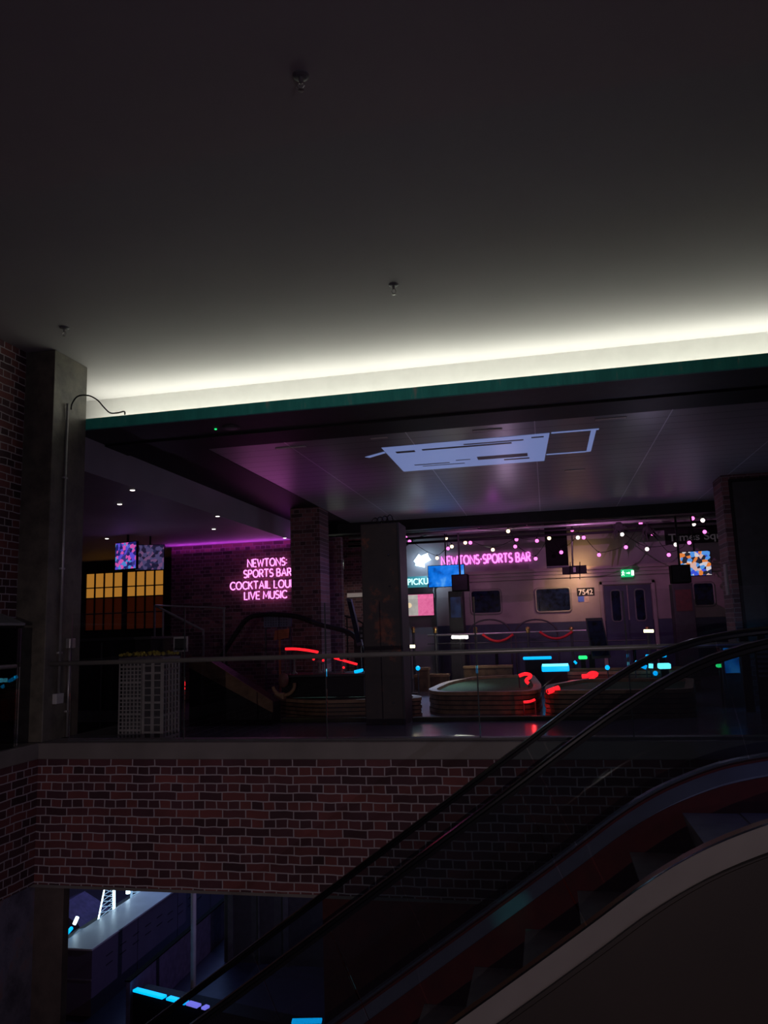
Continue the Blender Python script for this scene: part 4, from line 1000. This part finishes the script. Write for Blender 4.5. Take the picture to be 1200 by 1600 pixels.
# dark cabinets beneath
for x0, x1, y0, Y, l in ((700, 722, 924, 19.0, 'dark column unit below the left speaker'), (1050, 1082, 912, 19.2, 'tall dark cabinet below the right speaker')):
    a, b = onY(x0, y0, Y), onY(x1, y0, Y)
    g = thing('equipment_cabinet', l, 'cabinet', ((a.x+b.x)/2, Y, 0))
    MB().box(a.x, b.x, Y, Y+.5, 0, a.z).build('body', M['softblack'], g, bevel=.01)
    MB().box(a.x+.05, b.x-.05, Y-.01, Y, a.z-.65, a.z-.15).build('display', screen_mat('dim_blue_display', [(.004, .006, .02), (.015, .03, .09)], 5, .7) if x0 < 800 else mat('dim_red_panel', (.10, .02, .02), .5), g)
# hanging black panel, duct and pipes
a, b = onY(850, 822, 18.5), onY(889, 886, 18.5)
t = thing('hanging_banner', 'tall black panel hanging left of the projector pole', 'panel', (a.x, 18.5, b.z))
MB().box(a.x, b.x, 18.5, 18.6, b.z, 4.0).build('sheet', M['speaker'], t)
MB().box(a.x, b.x, 18.48, 18.5, b.z, b.z+.04).build('bottom_rail', M['dark'], t)
t = thing('air_duct', 'ribbed metal air duct under the dark rear ceiling', 'duct', (-2.6, 17, 3.6))
a, b = onY(600, 829, 17.2), onY(745, 820, 17.2)
MB().tube([a, b], .085, 14).build('duct', M['conduit'], t, smooth=True)
for k in range(14):
    c_ = a+(b-a)*k/13
    if k in (2, 11): MB().box(c_.x-.012, c_.x+.012, 17.19, 17.21, c_.z+.08, 4.0).build('hanger', M['black'], t)
    MB().tube([c_-(b-a)*.002, c_+(b-a)*.002], .095, 14).build('rib', M['conduit'], t)
for i, (y0, y1, Y, r_, m_) in enumerate(((836, 812, 17.6, .035, 'conduit'), (843, 818, 17.8, .028, 'black'), (850, 826, 18.0, .03, 'black'), (831, 806, 17.0, .025, 'black'))):
    a, b = onY(545, y0, Y), onY(1125, y1, Y)
    tag(MB().tube([(a.x, Y, (a.z+b.z)/2), (b.x, Y, (a.z+b.z)/2)], r_, 10).build('ceiling_pipe', M[m_], smooth=True), ('slim grey pipe running below the rear ceiling', 'black pipe just under the grey ceiling pipe', 'lowest black pipe across the rear ceiling', 'uppermost black pipe by the rear beam')[i], 'pipe')
q = onY(747, 815, 16.6); r2 = onY(749, 824, 16.6); q.z = 4.0
tag(MB().tube([q, r2], .02, 8).build('lamp_bracket', emis('dim_pink_rod', (1, .15, .6), .7)), 'short pink lit rod hanging from the rear beam', 'bracket')
# foliage clumps on the pipes
for x, y, l in ((967, 826, 'dark hanging foliage clump left, on the rear pipes'), (1012, 833, 'dark hanging foliage clump right, on the rear pipes')):
    q = onY(x, y, 17.6); q.z += .08; mb = MB(); mb.ball(q+Vector((0, 0, -.03)), .11, 8).tube([q, Vector((q.x, q.y, 4.0))], .01, 5)
    for k in range(46):
        d = Vector((random.gauss(0, .06), random.gauss(0, .05), -abs(random.gauss(0, .05)))); e = d*2.0+Vector((random.uniform(-.07, .07), 0, -random.uniform(.03, .12)))
        n_ = Vector((.02, 0, .01)); c0 = q+d; mb.poly_prism([c0-n_, c0+n_, q+e], (0, .004, 0))
    tag(mb.build('hanging_plant', mat('dark_foliage_%d' % x, (.004, .006, .004), .95)), l, 'plant')
# string lights
strings = [
 ('string of warm and pink bulbs left of the neon arrow', 19.0, [(634, 840, 'p'), (640, 846, 'p'), (683, 872, 'y'), (700, 857, 'p'), (697, 841, 'y')]),
 ('string of bulbs passing above the back neon sign', 18.4, [(697, 836, 'n'), (706, 854, 'y'), (727, 848, 'y'), (735, 848, 'p'), (770, 859, 'y'), (807, 843, 'p'), (839, 845, 'p')]),
 ('upper string of three bulbs under the grey pipe', 17.4, [(721, 824, 'p'), (794, 830, 'y'), (823, 818, 'p')]),
 ('string crossing the black hanging panel', 18.2, [(805, 854, 'p'), (837, 873, 'p'), (858, 841, 'y'), (877, 863, 'p'), (903, 840, 'w')]),
 ('string swagging low right of the projector pole', 18.3, [(894, 828, 'p'), (912, 840, 'p'), (936, 867, 'p'), (978, 855, 'p'), (1001, 818, 'p')]),
 ('short string of two bulbs by the rear beam', 17.0, [(928, 809, 'p'), (946, 810, 'w')]),
 ('string with four white bulbs above the exit sign', 18.1, [(972, 835, 'w'), (1011, 858, 'w'), (1056, 851, 'w'), (1077, 848, 'p'), (1101, 831, 'p')]),
 ('string falling towards the colourful right screen', 18.25, [(1019, 834, 'p'), (1045, 867, 'p'), (1068, 858, 'n'), (1084, 819, 'w')]),
 ('topmost string of bulbs close to the right pillar', 17.2, [(1082, 810, 'p'), (1098, 813, 'w')])]
for l, Y, B in strings:
    q0 = onY(B[0][0], B[0][1], Y)
    g = thing('string_light', l, 'string light', tuple(q0), 'string lights across the rear ceiling')
    path = [onY(x, y, Y)+Vector((0, 0, .055)) for x, y, k in B]
    full = []
    for u, v in zip(path, path[1:]):
        for k in range(8):
            t_ = k/8; pnt = u.lerp(v, t_); pnt.z -= .12*(v-u).length*4*t_*(1-t_)*.5; full.append(pnt)
    full.append(path[-1])
    e0 = path[0]+Vector((-.2, 0, .5)); e0.z = 4.0; full = [e0]+full; e1 = path[-1]+Vector((.2, 0, .5)); e1.z = 4.0; full.append(e1)
    MB().tube(full, .006, 5).build('wire', M['rubber'], g)
    for x, y, k in B:
        if k == 'n': continue
        q = onY(x, y, Y)
        so = MB().cyl(q+Vector((0, 0, .035)), q+Vector((0, 0, .085)), .016, 8).build('socket', M['black'], g)
        MB().ball(q, .043, 12).build('bulb', {'p': M['bulbpink'], 'y': M['bulbwarm'], 'w': M['bulbwhite']}[k], so, smooth=True)
# ================================================================== STAIR NOOK between pillars
struct('wall_left', MB().box(-6.7, -6.6, 15.16, 21.0, 0, 4.0), M['dbrickY'])
struct('wall_back', MB().box(-6.6, -3.9, 20.9, 20.99, 0, 3.98), M['dbrickX'])
a, b = onY(545, 919, 20.6), onY(570, 1010, 20.6)
struct('trim_10', MB().box(-5.35, -4.2, 20.6, 20.9, 2.25, 2.36), M['cove'])
a, b = onY(516, 875, 19.0), onY(537, 889, 19.0)
t = thing('lit_sign', 'small glowing white lettered sign between the two pillars', 'sign', ((a.x+b.x)/2, 19, b.z))
MB().box(a.x, b.x, 19.02, 19.06, b.z, a.z).build('backing', M['softblack'], t)
mb = MB()
for st in ([(517, 874.5), (517.3, 883)], [(522, 874), (521, 879), (523, 884.5)], [(526, 877), (526.5, 882), (528, 886), (529.5, 882), (529, 877)], [(532.5, 876.5), (531.5, 879), (535, 883), (533, 887), (531.5, 885)], [(535.5, 879), (533, 882)]):
    mb.tube([onY(x, y, 18.98) for x, y in st], .028, 6)
mb.build('lettering', emis('cream_letters', (.9, 1, .85), 2.4), t)
MB().box((a.x+b.x)/2-.012, (a.x+b.x)/2+.012, 19.02, 19.05, a.z, 4.0).build('hanging_rod', M['black'], t)
a, b = onY(516, 850, 20.84), onY(524, 955, 20.84)
t = thing('amber_panel', 'narrow amber glazed strip beside the left brick pillar', 'window', (a.x, 20.7, b.z))
fr = MB(); fr.box(a.x, a.x+.02, 20.84, 20.9, b.z, a.z).box(b.x-.02, b.x, 20.84, 20.9, b.z, a.z)
for k in range(7): z = b.z+(a.z-b.z)*k/6; fr.box(a.x, b.x, 20.84, 20.9, z-.015, z+.015)
fr.build('frame', M['black'], t)
MB().box(a.x, b.x, 20.88, 20.9, b.z, a.z).build('pane', emis('dim_amber', (1, .45, .15), .12), t)
q = onY(516, 921, 18.5)
g = thing('globe_lamp', 'small round white lamp glowing beside the left brick pillar', 'lamp', (q.x, 18.5, 0))
MB().ball(q, .035, 14).build('globe', M['bulbwhite'], g, smooth=True)
MB().cyl((q.x, 18.5, 0), (q.x, 18.5, q.z-.03), .012, 8).build('stem', M['dark'], g)
a, b = onY(515, 960, 18.0), onY(524, 967, 18.0)
g = thing('pink_notice', 'small pink notice with a white top edge by the brick pillar', 'notice', (a.x, 18, 0))
MB().box(a.x, b.x, 18, 18.02, b.z, a.z).build('sheet', emis('pink_sheet', (1, .35, .4), .25), g)
MB().box(a.x-.02, b.x+.04, 18, 18.03, a.z+.08, a.z+.11).build('top_shelf', M['whiteplastic'], g)
MB().box(a.x+.03, a.x+.06, 18.02, 18.04, 0, a.z+.08).build('post', M['dark'], g)
t = thing('stair_railing', 'black stepped stair railing descending between the pillars', 'railing', (-5, 18.6, 0))
pr = [onY(x, y, 18.6) for x, y in ((523, 952), (542, 964), (553, 966), (567, 974))]
MB().tube(pr, .02, 8).build('handrail', M['black'], t)
MB().tube([p_-Vector((0, 0, .25)) for p_ in pr], .012, 8).build('mid_rail', M['black'], t)
MB().tube([p_-Vector((0, 0, .45)) for p_ in pr], .012, 8).build('low_rail', M['black'], t)
for q in pr: MB().box(q.x-.014, q.x+.014, 18.585, 18.615, 0, q.z).build('post', M['black'], t)
# ================================================================== LOWER HALL
t = thing('display_counter', 'long dark violet counter with a white top on the lower level', 'counter', (-7.6, 14.5, -4.5))
MB().box(-7.98, -7.37, 11.8, 19.5, -4.5, -3.53).build('body', M['counterface'], t)
MB().box(-8.0, -7.35, 11.76, 19.5, -3.53, -3.50).build('worktop', M['countertop'], t, bevel=.004)
mb = MB()
for y in [12.2+.42*k for k in range(14)]:
    for z in ((-3.86, -4.0) if int(y*10) % 2 else (-3.78, -3.92)):
        mb.box(-7.372, -7.366, y, y+.2, z, z+.012)
mb.build('slot', M['black'], t)
for y in (13.2, 14.7, 16.2): MB().box(-7.371, -7.367, y, y+.008, -4.5, -3.53).build('panel_seam', M['black'], t)
MB().box(-7.98, -7.372, 11.785, 11.8, -3.98, -3.96).build('front_seam', M['grey'], t)
t = thing('partition', 'low dark partition wall of plain panels before the counter', 'partition', (-6.6, 13.2, -4.5))
for y0, y1 in ((11.5, 13.3), (13.31, 15.1)): MB().box(-6.60, -6.53, y0, y1, -4.5, -3.82).build('panel', mat('navy_panel_%d' % int(y0), (.14, .12, .20), .45), t, bevel=.004)
MB().box(-6.61, -6.52, 11.48, 15.12, -3.82, -3.80).build('cap', M['speaker'], t)
t = thing('support_pole', 'slim pale pole standing in front of the dark partition', 'pole', (-5.75, 12, -4.5))
MB().cyl((-5.79, 12.1, -4.5), (-5.79, 12.1, -.82), .042, 16).build('shaft', M['whiteplastic'], t, smooth=True)
MB().lathe((-5.79, 12.1, -4.5), [(.09, 0), (.09, .015), (.045, .03)], 16).build('foot', M['grey'], t)
t = thing('low_plinth', 'low black plinth on the lower floor carrying glowing blocks', 'plinth', (-5.8, 11.3, -4.5))
A_ = onZ(205, 1550, -3.96); B_ = onZ(530, 1622, -3.96); dv = (B_-A_).normalized(); nv = Vector((-dv.y, dv.x, 0))
A_.x += .03
MB().poly_prism([(A_-nv*.0).to_tuple(), (B_-nv*.0).to_tuple(), (B_+nv*.3).to_tuple(), (A_+nv*.3).to_tuple()], (0, 0, -.53)).build('body', M['black'], t)
def block(label, x0, y0, x1, y1, m):
    a, b = onZ(x0, y0, -3.95), onZ(x1, y1, -3.95)
    d = (b-a); n_ = Vector((-d.y, d.x, 0)).normalized()*.05
    tag(MB().poly_prism([a-n_, b-n_, b+n_, a+n_], (0, 0, .035)).build('light_block', m, bevel=.008), label, 'light block', 'glowing blocks in a row on the lower level')
block('long cyan block, leftmost in the glowing lower row', 211, 1548, 257, 1560, M['neoncyan'])
block('second cyan block in the glowing lower row', 263, 1561, 292, 1569, M['neoncyan'])
block('violet block in the glowing lower row', 294, 1569, 311, 1574, M['violetled'])
block('smallest violet block beside the handrail', 318, 1575, 324, 1577, M['violetled'])
block('wide blue block at the bottom edge under the escalator glass', 456, 1598, 503, 1597, M['neoncyan'])
block('short blue block at the bottom edge right of the wide one', 513, 1598, 524, 1593, M['neoncyan'])
# bridge model
t = thing('bridge_model', 'lit white lattice bridge model glowing beside the counter', 'bridge model', (-8.2, 13.5, -4.5))
XBm = -8.12
def lattice(mb, pts):
    for a, b in zip(pts, pts[1:]): mb.tube([a, b], .022, 6)
def P3(x, y, X=XBm):
    d = ray(x, y); return O+d*(X/d.x)
tw = MB(); c0, c1, c2, c3 = P3(163, 1390), P3(178, 1388), P3(178, 1428), P3(152, 1445)
tw.tube([c3, c0], .012, 6).build('tower_edge', M['neonwhite'], t)
MB().tube([c2, c1], .024, 6).build('tower_edge', M['neonwhite'], t)
lt = MB()
for k in range(6):
    u = k/6; v = (k+1)/6
    lt.tube([c3.lerp(c0, u), c2.lerp(c1, v)], .006, 5); lt.tube([c3.lerp(c0, v), c2.lerp(c1, u)], .006, 5)
lt.tube([c3, c2], .012, 5)
lt.build('lattice', emis('blue_white_lattice', (.35, .6, .9), .6), t)
MB().tube([P3(200, 1387), P3(200, 1396)], .04, 8).build('lamp', M['neonwhite'], t)
MB().tube([P3(116, 1444), P3(121, 1433)], .03, 8).build('lamp', M['neonwhite'], t)
MB().tube([P3(105, 1458), P3(112, 1450)], .03, 8).build('lamp', M['neoncyan'], t)
lt = MB(); d0, d1, d2, d3 = P3(206, 1388), P3(224, 1388), P3(222, 1396), P3(205, 1406)
for k in range(4): lt.tube([d3.lerp(d0, k/3), d2.lerp(d1, 1-k/3)], .010, 5)
lattice(lt, [d3, d0, d1, d2, d3]); lt.build('lattice', bpy.data.materials['blue_white_lattice'], t)
MB().poly_prism([P3(103, 1478), P3(128, 1452), P3(150, 1447), P3(180, 1428), P3(150, 1450), P3(104, 1486)], (-.06, 0, 0)).build('deck', mat('grey_blue_deck', (.22, .28, .35), .5), t)
MB().box(-8.3, -8.02, 11.7, 16.5, -4.5, -3.62).build('base', M['softblack'], t)
tag(MB().box(-10.4, -8.6, 13.4, 13.5, -4.5, -4.38).build('kerb', M['gold']), 'yellow edging strip on the lower floor behind the counter', 'kerb')
tag(MB().poly_prism([(-10.6, 14.2, -4.5), (-10.2, 14.2, -4.0), (-9.7, 14.2, -3.8), (-9.2, 14.2, -4.05), (-8.8, 14.2, -4.5)], (0, 1.0, 0)).build('rock_mound', mat('violet_rock', (.16, .10, .2), .7, bump=.5)), 'dark violet rock mound beyond the white counter top', 'rock')
